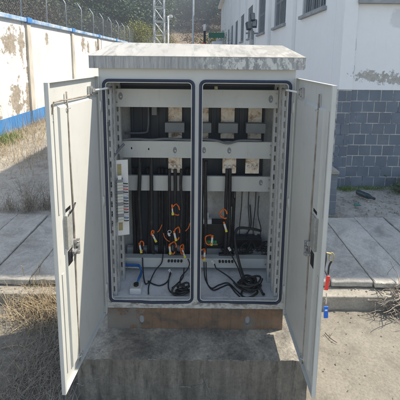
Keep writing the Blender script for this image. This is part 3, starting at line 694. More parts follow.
def coil(label, c, R0, turns, squash, r):
    t = thing('cable_coil', label, 'cable', c)
    for k in range(turns):
        rr = R0*rng.uniform(.55, 1.1); ph = rng.uniform(0, 6); off = Vector((rng.normal(0, .016), rng.normal(0, .011), .010+.008*k))
        P = [(rr*math.cos(g)*(1+.08*math.sin(3*g+ph))+off.x, rr*squash*math.sin(g)*(1+.08*math.cos(2*g+ph))+off.y, off.z+.012*math.sin(g+ph*2)+.006*math.sin(2*g+ph)+.008) for g in [2*math.pi*i/26 for i in range(26)]]
        MB().ring(P, r, 8).build('turn', M['rubber'], t, smooth=True)
    return t
fz = .179
c2 = coil('heap of coiled black cable on the floor near the key tag side', (F(250, 291)[0], F(250, 291)[1], fz), .050, 10, .8, .0062)
base = Vector((F(250, 291)[0], F(250, 291)[1], fz))
MB().tube([(-.02, 0, .055), (-.035, .04, .07), (-.055, .10, .11), (-.075, .15, .19), (-.085, .19, .27), (-.07, .215, .315), (-.03, .22, .325), (.05, .22, .315), (.10, .225, .30)], .0095, 10, smooth=5).build('thick_tail', M['rubber'], c2, smooth=True)
MB().tube([(.03, .0, .05), (.055, -.03, .05), (.075, -.045, .02), (.085, -.03, .008)], .0075, 8, smooth=5).build('loose_end', M['rubber'], c2, smooth=True)
MB().tube([(.02, -.03, .03), (.06, .01, .035), (.085, .05, .045), (.09, .06, .055)], .005, 8, smooth=5).build('loose_end', M['rubber'], c2, smooth=True)
MB().tube([(-.03, -.03, .03), (-.075, .02, .02), (-.10, .05, .03)], .0075, 8, smooth=5).build('loose_end', M['rubber'], c2, smooth=True)
c3 = coil('flattened black cable loop on the floor against the centre post', (F(183, 293)[0], F(183, 293)[1], fz), .046, 4, .55, .0065)
# socket box
jb = thing('socket_box', 'small pale surface box with a blue lead on the compartment floor', 'socket box', (-.382, .105, fz))
MB().box(-.036, .036, -.036, .036, 0, .04).build('box_body', M['white'], jb, bevel=.003)
MB().box(-.030, .030, -.030, .030, .0402, .043).build('box_face', M['cream'], jb, bevel=.001)
MB().cyl((0, -.002, .0432), (0, -.002, .056), .016, 16).build('plug', M['black'], jb, smooth=False)
# controller
ct = thing('controller_box', 'black controller box with green connector behind the paired cables', 'controller', (.115, .435, .30))
bx('case', (-.13, .10, -.03, .055, 0, .19), M['black'], ct, .004)
for k in range(5): bx('green_connector', (-.045+.016*k, -.031+.016*k, -.038, -.0302, .045, .066), M['green'], ct, .001)
bx('connector_strip', (-.05, .04, -.036, -.0302, .030, .042), M['yellow' if False else 'brass'], ct)
ad = thing('power_adapter', 'white plug adapter resting on the black controller box', 'adapter', (.075, .42, .4905))
bx('adapter_body', (-.035, .035, -.02, .02, 0, .035), M['white'], ad, .004); bx('adapter_plug', (-.012, .012, -.014, .014, .0352, .085), M['white'], ad, .005)
hp_ = tag(MB().box(-.008, .008, -.004, .004, -.06, .06).tube([(0, 0, .06), (.002, 0, .14), (-.004, 0, .24), (0, 0, .30)], .002, 6).build('hanging_strip', M['greyblock'], None), 'narrow grey strip hanging on a thread before the bare back panel', 'strip')
hp_.location = P_(256, 227, .40)
loose('thin_lead', 'tangle of thin black leads against the bare back panel', [P_(236, 243, .46), P_(241, 236, .46), P_(246, 239, .46), P_(243, 246, .44), P_(239, 240, .45), P_(248, 232, .46), P_(251, 224, .47), P_(250, 205, .47)], .004, 'rubber')
loose('thin_lead', 'fine lead strung along the bare back panel edge', [P_(259, 196, .46), P_(258, 215, .46), P_(261, 230, .46), P_(258, 243, .44)], .003, 'rubber')

tg = thing('lead_tangle', 'messy tangle of black leads heaped on the rear bar', 'wires', (P_(250, 244, .40)[0], .40, .285))
for k in range(16):
    c_ = Vector((rng.normal(0, .075), rng.normal(-.01, .018), abs(rng.normal(.02, .03)))); P = []
    ph, r1, r2 = rng.uniform(0, 6.28), rng.uniform(.02, .06), rng.uniform(.012, .04)
    for i in range(9): P.append(c_ + Vector((r1*math.cos(ph+i*.7)+rng.normal(0, .006), .25*r1*math.sin(ph+i*.9), max(.003-c_.z, r2*math.sin(ph+i*.7)+rng.normal(0, .005)))))
    MB().tube(P, rng.uniform(.0028, .0055), 6, smooth=4).build('lead', M['rubber'], tg, smooth=True)
bm_ = thing('black_module', 'low black module box behind the tangled leads', 'module', (.36, .445, .29))
bx('case', (-.11, .12, -.02, .045, 0, .075), M['black'], bm_, .004); bx('lid', (-.10, .11, -.015, .04, .0752, .082), M['board'], bm_, .002)
for k in range(4): cable([(.28+.05*k, .46, .765), (.285+.05*k+rng.normal(0, .01), .465, .6), (.275+.05*k+rng.normal(0, .012), .46, .45), (.27+.05*k, .45, .37)], .003, 'rubber', 'signal_wire')
# keys with tags on the far side of the shaded door
ks = thing('key_set', 'key ring with red and blue plastic tags hanging from the shaded door', 'keys', (0, 0, 0))
kd = -.415
K = lambda x, y: py_(x+1.6, y, kd)
MB().ring([(K(330, 257)[0]+.011*math.cos(g*.524), kd, K(330, 257)[2]+.022*math.sin(g*.524)) for g in range(12)], .0028, 6).build('key_ring', M['brass'], ks, smooth=True)
a = K(327, 262); MB().tube([K(330, 261), K(327.5, 266), K(326.5, 274)], .0045, 8, smooth=3).build('key', M['black'], ks, smooth=True)
a = K(325.6, 283); t_ = MB().box(-.0095, .0095, -.003, .003, -.037, .037).build('red_tag', M['red'], ks, bevel=.003); t_.location = a; t_.rotation_euler = (0, R(4), 0)
bx('tag_window', (-.006, .006, -.0036, -.0031, -.026, .012), M['red'], t_)
MB().tube([K(325, 292.5), K(324.6, 296), K(325, 300), K(324.5, 304)], .0028, 6, smooth=3).build('chain', M['steel'], ks, smooth=True)
a = K(324.3, 312); t_ = MB().box(-.011, .011, -.003, .003, -.032, .030).build('blue_tag', M['blue'], ks, bevel=.004); t_.location = a; t_.rotation_euler = (0, R(-3), 0)
bx('tag_window', (-.006, .006, -.0036, -.0031, .008, .016), M['white'], t_)
MB().tube([K(330, 254), (HX+DT+.02, kd, K(330, 254)[2]+.01), (HX+DT+.016, kd, K(330, 254)[2]+.012)], .005, 8, smooth=3).build('key_blade', M['brass'], ks, smooth=True)

# ================================================================== BOUNDARY WALL
XW = -4.5
bw = thing('boundary_wall', 'peeling whitewashed compound wall with blue base and blue coping', 'wall', (XW, 10, ZG))
def W(name, x0, x1, y0, y1, z0_, z1_, m, par=bw, bev=0):
    o = MB().box(x0-XW, x1-XW, y0-10, y1-10, z0_-ZG, z1_-ZG).build(name, m, par, bevel=bev); return o
PIL = [4.0+3.06*i for i in range(13)]
ends = [0.5] + PIL + [44]
for a, b in zip(PIL[:-1], PIL[1:]): W('wall_panel', XW-.12, XW, a, b, ZG-.1, 2.55, M['limewash'])
W('wall_panel', XW-.12, XW, -4, PIL[0], ZG-.1, 2.55, M['limewash'])
for y in PIL: W('pilaster', XW-.14, XW+.055, y-.10, y+.10, ZG-.1, 2.53, M['pilaster'], bev=.006); 
for a, b in zip([-4]+PIL, PIL+[44]):
    W('base_band', XW, XW+.012, a+.1, b-.1, ZG-.08, .25, M['brightblue'])
    W('coping', XW-.17, XW+.07, a+.12, b-.12, 2.55, 2.655, M['fadedblue'], bev=.012)
for y in PIL:
    W('pilaster_base', XW+.0555, XW+.062, y-.104, y+.104, ZG-.08, .26, M['brightblue'])
    W('pilaster_cap', XW-.19, XW+.095, y-.12, y+.12, 2.535, 2.675, M['brightblue'], bev=.008)
# fence on top
fc = thing('wire_fence', 'galvanised mesh fence with bent posts along the compound wall top', 'fence', (XW-.05, 4, 2.655))
fp = 1.46; NF = 26
pm = MB().tube([(0, 0, -.02), (0, 0, .80), (-.03, 0, .86), (-.16, 0, 1.06)], .02, 8).mesh('fence_post', M['galv'], True)
mb = MB(); hgt = .78; st = .075; n_ = int((fp+hgt)/st)
for i in range(n_+1):
    for sg in (1, -1):
        u = -hgt + i*st
        a, b = max(0, u), min(fp, u+hgt)
        if b-a < .02: continue
        y0_, y1_ = (a, b) if sg > 0 else (fp-a, fp-b)
        mb.tube([(0.003*sg, y0_, (a-u)+.01), (.003*sg, y1_, (b-u)+.01)], .0012, 3, cap=False)
mm = mb.mesh('mesh_panel', M['wire'])
for i in range(NF):
    o = obj('fence_post', pm, fc); o.location = (0, i*fp, 0); o.rotation_euler = (rng.normal(0, .015), rng.normal(0, .02), 0)
    if i < NF-1: o = obj('mesh_panel', mm, fc); o.location = (.02, i*fp, 0)
for k, (dx, dz) in enumerate(((.022, .79), (.022, .02), (-.05, .90), (-.10, .98), (-.155, 1.055))):
    MB().tube([(dx+rng.normal(0, .004), i*fp/2, dz-(.012 if i % 2 else 0)) for i in range(2*NF-1)], .004, 4).build('wire_strand', M['wire'], fc)
loops = MB()
for i in range(60):
    y = i*.62+rng.uniform(0, .3)
    loops.ring([(-.12+.13*math.cos(g*.6283), y+.10*math.sin(g*.6283)+.05*g/10, 1.0+.13*math.sin(g*.6283)) for g in range(10)], .002, 3)
tag(loops.build('barbed_coil', M['wire'], fc), kind='stuff')

# ================================================================== BUILDING
XB, YB, ZR = 1.88, 2.67, 6.27
bd = thing('building', 'white plastered two storey building with blue block base', 'building', (XB, YB, ZS))
def Bd(name, x0, x1, y0, y1, z0_, z1_, m, par=bd, bev=0): return MB().box(x0-XB, x1-XB, y0-YB, y1-YB, z0_-ZS, z1_-ZS).build(name, m, par, bevel=bev)
def wall_xz(name, x0, x1, z0_, z1_, holes):
    o = plate(name, x0-XB, x1-XB, z0_-ZS, z1_-ZS, 0, .25, [[(a-XB, c-ZS), (b-XB, c-ZS), (b-XB, d-ZS), (a-XB, d-ZS)] for a, b, c, d in holes], M['plaster'], bd); return o
wall_xz('front_wall', XB+.165, 9, 1.272, ZR, [(2.22, 3.7, 2.45, 3.6), (4.3, 5.8, 2.45, 3.6)])
Bd('corner_pilaster', XB, XB+.18, YB-.035, YB+.25, 1.274, ZR, M['plaster'], bev=.004)
# side wall with windows (built in xz, then turned)
per = 2.42; wins = [(3.32+per*i, 4.50+per*i) for i in range(10)]
o = plate('side_wall', YB+.25, 30, ZS-ZS, ZR-ZS, 0, .25, [[(a, 2.46-ZS), (b, 2.46-ZS), (b, 3.62-ZS), (a, 3.62-ZS)] for a, b in wins], M['plaster'], bd)
o.rotation_euler = (0, 0, R(-90)); o.scale = (-1, 1, 1); o.location = (.0, -YB, 0)
for i in range(10): Bd('wall_pilaster', XB-.07, XB-.001, 5.03+per*i-.13, 5.03+per*i+.13, ZS, ZR-.05, M['plaster'], bev=.004)
Bd('back_wall', XB+.25, 9, 29.7, 30, ZS, ZR, M['plaster'])
Bd('inner_dark_wall', XB+.6, XB+.62, YB+.5, 29.6, ZS, ZR, M['trim']); Bd('inner_dark_wall', XB+.64, 9, YB+.6, YB+.62, ZS, ZR, M['trim'])
Bd('roof', XB-.28, 9.3, YB-.50, 30.3, ZR, ZR+.16, M['plaster'])  # unseen eaves, overhang invented to set where the building's shadow edges fall
for a, b in wins:
    wn = Bd('window', XB+.08, XB+.085, a+.001, b-.001, 2.461, 3.619, M['glass'])
    mb = MB()
    for k in range(4):
        y = a+.03+(b-a-.06)*k/3; mb.box(.05, .10, y-.025-YB, y+.025-YB, 2.465-ZS, 3.615-ZS)
    for z in (2.49, 3.05, 3.59): mb.box(.052, .098, a-YB+.004, b-YB-.004, z-.025-ZS, z+.025-ZS)
    mb.build('window_frame', M['trim'], wn)
    for k in range(11):
        y = a+.05+(b-a-.1)*k/10; MB().box(.012, .022, y-.006-YB, y+.006-YB, 2.462-ZS, 3.618-ZS).build('grille_bar', M['galv'], wn)
    MB().box(-.06, .05, a-.05-YB, b+.05-YB, 2.40-ZS, 2.4595-ZS).build('sill', M['sillstone'], wn, bevel=.004)
for a, b in ((2.22, 3.7), (4.3, 5.8)):
    wn = Bd('window', a+.001, b-.001, YB+.08, YB+.085, 2.451, 3.599, M['glass'])
    mb = MB()
    for k in range(4):
        x = a+.03+(b-a-.06)*k/3; mb.box(x-.025-XB, x+.025-XB, .05, .10, 2.455-ZS, 3.595-ZS)
    for z in (2.48, 3.57): mb.box(a-XB+.004, b-XB-.004, .052, .098, z-.025-ZS, z+.025-ZS)
    mb.build('window_frame', M['trim'], wn)
    MB().box(a-.17-XB, b+.06-XB, -.07, .05, 2.395-ZS, 2.4495-ZS).build('sill', M['sillstone'], wn, bevel=.004)
# cracks in plaster
P = crom([Vector((2.065-XB, -.001, z-ZS)) + Vector((rng.normal(0, .008), 0, 0)) for z in np.linspace(2.39, 2.05, 7)], 4)
MB().tube(P, .003, 4).build('plaster_crack', M['trim'], bd)
P = crom([Vector((2.07-XB, -.001, z-ZS)) + Vector((rng.normal(0, .01), 0, 0)) for z in np.linspace(1.95, 1.45, 9)], 4)
MB().tube(P, .0015, 4).build('plaster_crack', M['sillstone'], bd)
# dado of painted blocks with recessed joints
cw, ch = .163, 1.382/9
dd = Bd('dado', XB+.19, 9, YB+.010, YB+.03, ZS-.03, 1.270, M['mortar'])
bms = {}
def block_mesh(wd, hh, th):
    k = (round(wd, 3), round(hh, 3), th)
    if k not in bms:
        mb = MB(); mb.box(-wd/2, wd/2, 0, th, -hh/2, hh/2); bms[k] = mb.mesh('block', M['bluebrick'])
    return bms[k]
def brick(x, z, wd, par, y=0.006, th=.0035, rot=0):
    o = obj('block', block_mesh(wd, ch-.0105, th), par, .0015); o.location = (x-XB, y+rng.normal(0, .0008), z-ZS); return o
for r_ in range(9):
    z = ZS+.0+ch*(r_+.5); x = 2.072 + (0 if r_ % 2 else cw/2)
    if r_ % 2 == 0: brick(2.072+cw/4, z, cw/2-.0105, dd)
    while x < 3.9: brick(x+cw/2, z, cw-.0105, dd); x += cw
pd_ = Bd('pilaster_dado', XB+.003, XB+.177, YB-.022, YB+.2, ZS-.03, 1.272, M['mortar'])
for r_ in range(9):
    z = ZS+ch*(r_+.5)-.008
    for a, b in (((0, .063), (.065, .18)) if r_ % 2 else ((0, .115), (.117, .18))):
        brick(XB+(a+b)/2, z, b-a-.006, pd_, y=-.027, th=.0045)

# low pier of blue blocks with a pale cap
pr = thing('block_pier', 'low blue block pier with pale cap behind the shaded door edge', 'pier', (1.42, 1.80, ZS))
bx('pier_core', (-.185, .168, .006, .33, -.05, .495), M['mortar'], pr)
for r_ in range(6):
    z = .041+.082*r_
    for a, b in (((-.19, -.02), (-.014, .172)) if r_ % 2 else ((-.19, -.11), (-.104, .08), (.086, .172))):
        o = obj('block', (lambda k: bms.setdefault(k, MB().box(-(b-a)/2, (b-a)/2, 0, .012, -.037, .037).mesh('block', M['bluebrick'])))(('p', round(b-a, 3))), pr, .003); o.location = ((a+b)/2, -.004, z)
    o = obj('block', bms.setdefault(('ps',), MB().box(0, .012, .014, .325, -.037, .037).mesh('block', M['bluebrick'])), pr, .003); o.location = (.1665, 0, z)
bx('cap', (-.20, .185, -.015, .34, .4955, .53), M['ledge'], pr, .006)

# ================================================================== POSTS AND MAST
cp = thing('lamp_post', 'short round concrete post with clustered dark lamp heads beside the building', 'lamp post', (1.34, 7.0, ZS))
MB().tube([(0, 0, -.02), (0, 0, 2.5)], .068, 16, taper=.058).build('post', M['postconc'], cp, smooth=True)
MB().box(-.16, .16, -.015, .015, 2.42, 2.46).box(-.02, .02, -.075, -.06, 2.3, 2.55).build('bracket', M['trim'], cp)
for x, z, rz in ((-.10, 2.62, 20), (.06, 2.68, -15), (.0, 2.84, 5)):
    h_ = MB().box(-.055, .055, -.05, .05, -.10, .10).build('lamp_head', M['board'], cp, bevel=.01, loc=(x, -.03, z), rot=(R(-20), 0, R(rz)))
    bx('lamp_lens', (-.045, .045, -.055, -.0505, -.085, .085), M['greyblock'], h_)
MB().tube([(0, 0, 2.5), (0, 0, 2.98)], .016, 8).build('top_pipe', M['galv'], cp)
lm = thing('lattice_mast', 'tall grey steel lattice mast rising beyond the cabinet roof', 'mast', (-2.62, 20, ZG))
a_ = .34
for x in (-a_, a_):
    for y in (-a_, a_): MB().tube([(x, y, -.1), (x*.8, y*.8, 12)], .032, 6).build('leg', M['mast'], lm)
nb = 14
def lg(sx_, sy_, z): k = a_*(1-.2*z/12); return (sx_*k, sy_*k, z)
for i in range(nb):
    z0_, z1_ = i*.85, (i+1)*.85
    for f in (((-1, -1), (1, -1)), ((1, -1), (1, 1)), ((1, 1), (-1, 1)), ((-1, 1), (-1, -1))):
        MB().tube([lg(*f[0], z0_), lg(*f[1], z1_)], .016, 4).build('brace', M['mast'], lm); MB().tube([lg(*f[1], z0_), lg(*f[0], z1_)], .016, 4).build('brace', M['mast'], lm)
        MB().tube([lg(*f[0], z0_), lg(*f[1], z0_)], .016, 4).build('brace', M['mast'], lm)
b_ = P_(168.2, 45, 15)
cpole = thing('camera_pole', 'slim white pole with a surveillance camera at its top', 'pole', (b_[0], 15, ZG))
MB().tube([(0, 0, -.05), (0, 0, 4.0)], .045, 10).build('pole', M['white'], cpole, smooth=True)
MB().tube([(0, 0, 3.9), (.12, -.1, 3.95)], .02, 6).build('camera_arm', M['white'], cpole)
MB().box(.06, .22, -.28, -.02, 3.9, 4.02).build('camera_head', M['white'], cpole, bevel=.02)
b_ = P_(193, 45, 15)
rod = thing('lightning_rod', 'tall thin plain white pole standing alone beyond the roof', 'pole', (b_[0], 15, ZG))
MB().tube([(0, 0, -.05), (0, 0, 3), (0, 0, 9)], .055, 12, taper=.04).build('pole', M['mast'], rod, smooth=True)
MB().box(-.16, .16, -.16, .16, -.06, .03).build('base_plate', M['mast'], rod)
b_ = P_(204.5, 45, 15)
dp = thing('dark_post', 'short black post with a white cap near the green sign', 'post', (b_[0], 15, ZG))
MB().tube([(0, 0, -.05), (0, 0, 3.3)], .06, 10).build('shaft', M['black'], dp, smooth=True); MB().tube([(0, 0, 3.3), (0, 0, 3.62)], .07, 10).build('cap', M['white'], dp, smooth=True)
MB().box(-.14, .02, -.07, -.061, 2.45, 2.72).build('red_plate', M['red'], dp)
gs = thing('sign_board', 'dark green board on two posts beyond the cabinet roof', 'sign', (.72, 15.2, ZG))
MB().tube([(-.27, 0, -.05), (-.27, 0, 3.35)], .035, 8).build('post', M['galv'], gs); MB().tube([(.42, 0, -.05), (.42, 0, 3.35)], .035, 8).build('post', M['galv'], gs)
MB().box(-.30, .48, -.05, -.036, 2.98, 3.24).build('panel', M['leaf_weed'] if False else mk('dark green enamel', [(.3, (.01, .10, .06)), (.7, (.02, .15, .09))], 4, .5), gs)
tk = thing('water_tank', 'white cylindrical tank under the green board', 'tank', (.98, 16, ZG))
MB().cyl((0, 0, -.1), (0, 0, 2.85), .38, 24).build('drum', M['white'], tk, smooth=True); MB().cyl((0, 0, 2.85), (0, 0, 2.98), .15, 16).build('lid', M['mast'], tk)
for z in (.6, 1.3, 2.0, 2.6): MB().ring([(.385*math.cos(g*.2618), .385*math.sin(g*.2618), z) for g in range(24)], .012, 6).build('hoop', M['galv'], tk)

# ================================================================== LITTER
b_ = pz_(365, 198, ZS)
bt = thing('plastic_bottle', 'dark green bottle lying on the rough concrete by the blue wall', 'bottle', (b_[0], b_[1], ZS+.04), rot=(0, 0, R(-62)))
prof = [(-.12, .03), (-.115, .036), (.04, .036), (.08, .022), (.10, .013), (.12, .013)]
mb = MB(); n = 14
for x, r in prof: mb.v += [(x, r*math.cos(2*math.pi*k/n), r*math.sin(2*math.pi*k/n)) for k in range(n)]
for i in range(len(prof)-1):
    for k in range(n): mb.f.append((i*n+k, i*n+(k+1) % n, (i+1)*n+(k+1) % n, (i+1)*n+k))
mb.f += [tuple(reversed(range(n))), tuple((len(prof)-1)*n+k for k in range(n))]
mdg = mk('dark green plastic', [(.3, (.012, .035, .045)), (.7, (.02, .055, .065))], 6, .3)
mb.build('bottle_body', mdg, bt, smooth=True); MB().tube([(.112, 0, 0), (.135, 0, 0)], .0165, 12).build('bottle_cap', M['black'], bt)
b_ = pz_(357.5, 206.5, ZS)
mb = MB(); mb.quad((-.045, -.01, .012), (.02, -.03, .03), (.05, .005, .014), (-.01, .03, .04)); mb.quad((-.045, -.01, .010), (-.01, .03, .038), (-.03, .04, .01))
o = mb.build('crumpled_scrap', mk('teal scrap', [(.3, (.01, .09, .085)), (.7, (.03, .16, .14))], 10, .5)); o.location = (b_[0], b_[1], ZS)
sm = o.modifiers.new('solid', 'SOLIDIFY'); sm.thickness = .006
tag(o, 'crumpled teal scrap lying beside the dark bottle', 'litter')
# loose chips and gravel
def chips(name, n, fn, smin, smax, m):
    mb = MB()
    for _ in range(n):
        x, y, z = fn(); s = rng.uniform(smin, smax)
        k = len(mb.v); mb.box(-s, s, -s*.8, s*.7, -s*.3, s*.45)
        mb.xf(Matrix.Translation((x, y, z)) @ Matrix.Rotation(rng.uniform(0, 6.28), 4, Vector(rng.normal(0, 1, 3)).normalized()), k)
    return tag(mb.build(name, m), kind='stuff')
g1 = chips('gravel', 900, lambda: (rng.uniform(1.0, 4.0), rng.uniform(1.76, 2.62), ZS-.006), .003, .012, M['yard']); tag(g1, 'loose grit and crumbs on the rough concrete by blue wall', 'gravel')
g2 = chips('gravel', 1600, lambda: (rng.uniform(-3, 3), rng.uniform(-1.2, .52), ZG+.002), .0015, .006, M['ground']); tag(g2, 'small stones scattered over the dusty ground round the pad', 'gravel')
g3 = chips('fallen_debris', 260, lambda: (rng.choice((-1, 1))*rng.uniform(.7, 2.2), rng.uniform(.46, .62), rng.choice((ZG+.004, -.166))), .002, .007, M['twig']); tag(g3, 'dead leaf bits lying along the kerb ledge', 'leaf litter')

# ================================================================== PLANTS
def blades(n, fn, h, wd, lean, m, name, seg=3, curl=.5):
    mb = MB()
    for _ in range(n):
        x, y, z = fn(); hh = h*rng.uniform(.35, 1.1); g = rng.uniform(0, 6.283); L = lean*rng.uniform(.2, 1.3); w_ = wd*rng.uniform(.5, 1.2)
        dx, dy = math.cos(g), math.sin(g); sx_, sy_ = -dy, dx
        b = len(mb.v)
        for i in range(seg+1):
            t = i/seg; r = L*hh*(t**(1+curl)); zz = z + hh*t*math.sqrt(max(.03, 1-min(.97, (L*t)**2*.6)))
            ww = w_*(1-t*.92)/2
            mb.v += [(x+dx*r-sx_*ww, y+dy*r-sy_*ww, zz), (x+dx*r+sx_*ww, y+dy*r+sy_*ww, zz)]
        for i in range(seg): mb.f.append((b+2*i, b+2*i+1, b+2*i+3, b+2*i+2))
    return mb.build(name, m)
def gauss(cx, cy, sx_, sy_, z): return lambda: (rng.normal(cx, sx_), rng.normal(cy, sy_), z)
def mixf(*fs): return lambda: fs[rng.integers(len(fs))]()
# grass along the boundary wall
tag(blades(7000, lambda: (-4.45+abs(rng.normal(0, .42)), rng.uniform(2.6, 12), ZS-.012), .20, .007, 1.0, M['straw'], 'dry_grass'), 'tall golden dry grass along the foot of the whitewashed wall', 'grass', kind='stuff')
tag(blades(220, lambda: (rng.uniform(-4.45, -4.1), rng.uniform(4, 9), ZS-.012), .9, .006, .4, M['straw'], 'dry_grass'), 'sparse tall dead stalks standing against the whitewashed wall', 'grass', kind='stuff')
tag(blades(700, lambda: (rng.normal(-4.1, .12), rng.normal(5.0, .3), ZS-.012), .22, .012, .7, M['leaf_weed'], 'green_weeds'), 'green weeds mixed in the grass by the whitewashed wall', 'weeds', kind='stuff')
b_ = pz_(26, 160, ZS)
tag(blades(1500, mixf(gauss(b_[0], b_[1], .5, .5, ZS-.012), gauss(b_[0]-.7, b_[1]+.4, .4, .8, ZS-.012), gauss(b_[0]-.2, b_[1]+1.6, .5, .6, ZS-.012)), .34, .0065, 1.1, M['straw'], 'dry_grass'), 'sunlit clump of golden dead grass out in the dusty yard', 'grass', kind='stuff')
# tuft standing on the slabs
b_ = pz_(30, 210, ZS)
def wispy(name, label, c, spread, h, nst, m):
    t = thing(name, label, 'dry weed', c); mb = MB()
    for k in range(nst):
        g = rng.uniform(0, 6.283); L = h*rng.uniform(.35, 1.1); out = rng.uniform(.1, .75)*L; o_ = Vector((rng.normal(0, spread), rng.normal(0, spread*.5), 0))
        P = [o_]
        for i in range(1, 5):
            f = i/4; P.append(o_ + Vector((math.cos(g)*out*f**1.4, math.sin(g)*out*.7*f**1.4, L*(f-.18*f*f*out/L*1.6))) + Vector(rng.normal(0, .008, 3)))
        mb.tube(P, .0021, 3, taper=.0006, cap=False, smooth=2)
        for i in (2, 3, 4):
            for _ in range(2):
                d_ = Vector(rng.normal(0, 1, 3)); d_.z = abs(d_.z)*.6; mb.tube([P[i-1], P[i-1]+d_.normalized()*L*rng.uniform(.08, .22)], .0012, 3, taper=.0004, cap=False)
    mb.build('stems', M[m], t); return t
for dx, dy, h_, n_, lb in ((0, 0, .50, 62, 'tall wispy dead weed growing where slabs meet the yard'), (.20, .05, .40, 50, 'smaller wispy dead weed touching the taller one'), (-.25, .0, .26, 40, 'short wispy dead weed low at the slab ends')):
    wispy('dry_weed', lb, (b_[0]+dx, b_[1]+dy, ZS-.01), .05, h_, n_, 'straw_grey')
tag(blades(260, mixf(gauss(b_[0], b_[1], .25, .05, ZS), gauss(b_[0]+.3, b_[1]+.05, .2, .05, ZS)), .13, .005, 1.5, M['straw_grey'], 'dry_tuft'), 'low matted dead grass at the feet of the wispy weeds', 'grass', kind='stuff')
# straw in front on the lower ground
b_ = pz_(45, 360, ZG)
tag(blades(3000, lambda: (rng.uniform(-1.05, -.66)-abs(rng.normal(0, .10)), rng.uniform(-.85, .40), ZG), .16, .0045, 1.5, M['straw_grey'], 'dry_straw', curl=.2), 'flattened grey straw on the ground beside the concrete block', 'grass', kind='stuff')
tag(blades(500, lambda: (rng.uniform(-2.0, -.9), rng.uniform(-.85, .35), ZG), .14, .0045, 1.7, M['straw_grey'], 'dry_straw', curl=.1), 'thin scatter of straw over the shaded ground', 'grass', kind='stuff')
b_ = pz_(38, 302, ZG)
tag(blades(1500, mixf(gauss(b_[0], b_[1], .11, .06, ZG), gauss(b_[0]+.22, b_[1]-.08, .10, .10, ZG), gauss(b_[0]+.1, b_[1]-.16, .14, .08, ZG)), .23, .005, 1.0, M['straw'], 'dry_tuft'), 'sunlit tangle of dead grass at the kerb round a green weed', 'grass')
# weed with fresh shoots and dry stalks
b_ = pz_(37, 296, ZG)
wd_ = thing('weed', 'small weed with fresh green leaves and bare dry stalks at the kerb', 'weed', (b_[0], b_[1], ZG))
o = blades(70, lambda: (rng.normal(0, .03), rng.normal(0, .025), .05+rng.uniform(0, .07)), .07, .016, 1.0, M['leaf_weed'], 'leaves'); o.parent = wd_
for k in range(7):
    g = rng.uniform(0, 6.28); hh = rng.uniform(.15, .34)
    MB().tube([(0, 0, 0), (.04*math.cos(g), .03*math.sin(g), hh*.5), (.07*math.cos(g)+.03, .06*math.sin(g), hh)], .003, 5, taper=.0012, smooth=4).build('stalk', M['straw'], wd_, smooth=True)
b_ = pz_(24, 294, ZG)
st_ = thing('dry_stalk', 'single bent straw stalk rising before the kerb ledge', 'stalk', (b_[0], b_[1], ZG))
MB().tube([(0, 0, 0), (.015, 0, .10), (.005, 0, .24), (-.02, 0, .255)], .003, 5, smooth=4).build('stem', M['straw'], st_, smooth=True)
MB().tube([(0, 0, .0), (-.09, .02, .06), (-.17, .02, .02)], .0028, 5, smooth=4).build('side_stem', M['straw'], st_, smooth=True)
# fallen twigs over the shaded ground at left
for lb, pts in (('long pale twig lying across the sunlit dirt', [(10, 335), (20, 328), (31, 322)]), ('forked pale twig lying on shaded ground by straw', [(2, 350), (20, 347), (36, 357)]), ('thin bent twig lying near the pale forked twig', [(14, 362), (22, 374), (28, 388)])):
    P = [Vector(pz_(x, y, ZG)) + Vector((0, 0, .012)) for x, y in pts]
    t = thing('twig', lb, 'twig', tuple(P[0])); MB().tube([p-P[0] for p in P], .0045, 6, taper=.002, smooth=5).build('stick', M['straw'], t, smooth=True)
    d_ = (P[-1]-P[0]); MB().tube([d_*.5, d_*.6+Vector((.03, .05, .02)), d_*.7+Vector((.05, .10, .02))], .0025, 5, taper=.0015).build('side_shoot', M['straw'], t, smooth=True)
# dead branch tangle at the kerb on the other side
b_ = pz_(394, 308, ZG)
br = thing('dead_branches', 'tangle of bare dead branches heaped against the kerb', 'branches', (b_[0]+.02, b_[1], ZG))
for k in range(110):
    p = Vector((rng.normal(0, .085), rng.normal(0, .07), rng.uniform(0, .17))); d_ = Vector((rng.normal(0, 1), rng.normal(0, .6), rng.uniform(-.5, .7))).normalized()
    P = [p]
    for i in range(5):
        d_ = (d_ + Vector((rng.normal(0, .4), rng.normal(0, .4), rng.normal(-.12, .3)))).normalized(); q_ = P[-1] + d_*rng.uniform(.03, .07); q_.z = max(.004, q_.z); P.append(q_)
    MB().tube(P, rng.uniform(.002, .0055), 6, taper=.0015, smooth=3).build('branch', M['twig'], br, smooth=True)
# weeds at the foot of the blue wall
tag(blades(500, mixf(gauss(2.05, 2.58, .08, .03, ZS), gauss(2.4, 2.62, .15, .02, ZS)), .05, .010, .9, M['leaf_weed'], 'low_weeds'), 'low green weeds along the foot of the blue wall', 'weeds', kind='stuff')
bs = thing('dark_shrub', 'ragged dark shrub growing at the blue wall foot', 'shrub', (2.98, 2.50, ZS))
mb = MB()
for k in range(900):
    c_ = Vector((rng.normal(0, .16), rng.normal(0, .08), abs(rng.normal(.05, .07)))); s_ = rng.uniform(.010, .026); a1_ = Vector(rng.normal(0, 1, 3)).normalized(); a2_ = a1_.orthogonal().normalized()
    mb.quad(c_-a1_*s_-a2_*s_*.4, c_+a1_*s_-a2_*s_*.4, c_+a1_*s_+a2_*s_*.4, c_-a1_*s_+a2_*s_*.4)
mb.build('foliage', M['leaf_dark'], bs)
for k in range(8): MB().tube([(rng.normal(0, .06), rng.normal(0, .03), 0), (rng.normal(0, .14), rng.normal(0, .06), rng.uniform(.1, .24))], .004, 5, taper=.002).build('stem', M['bark'], bs)
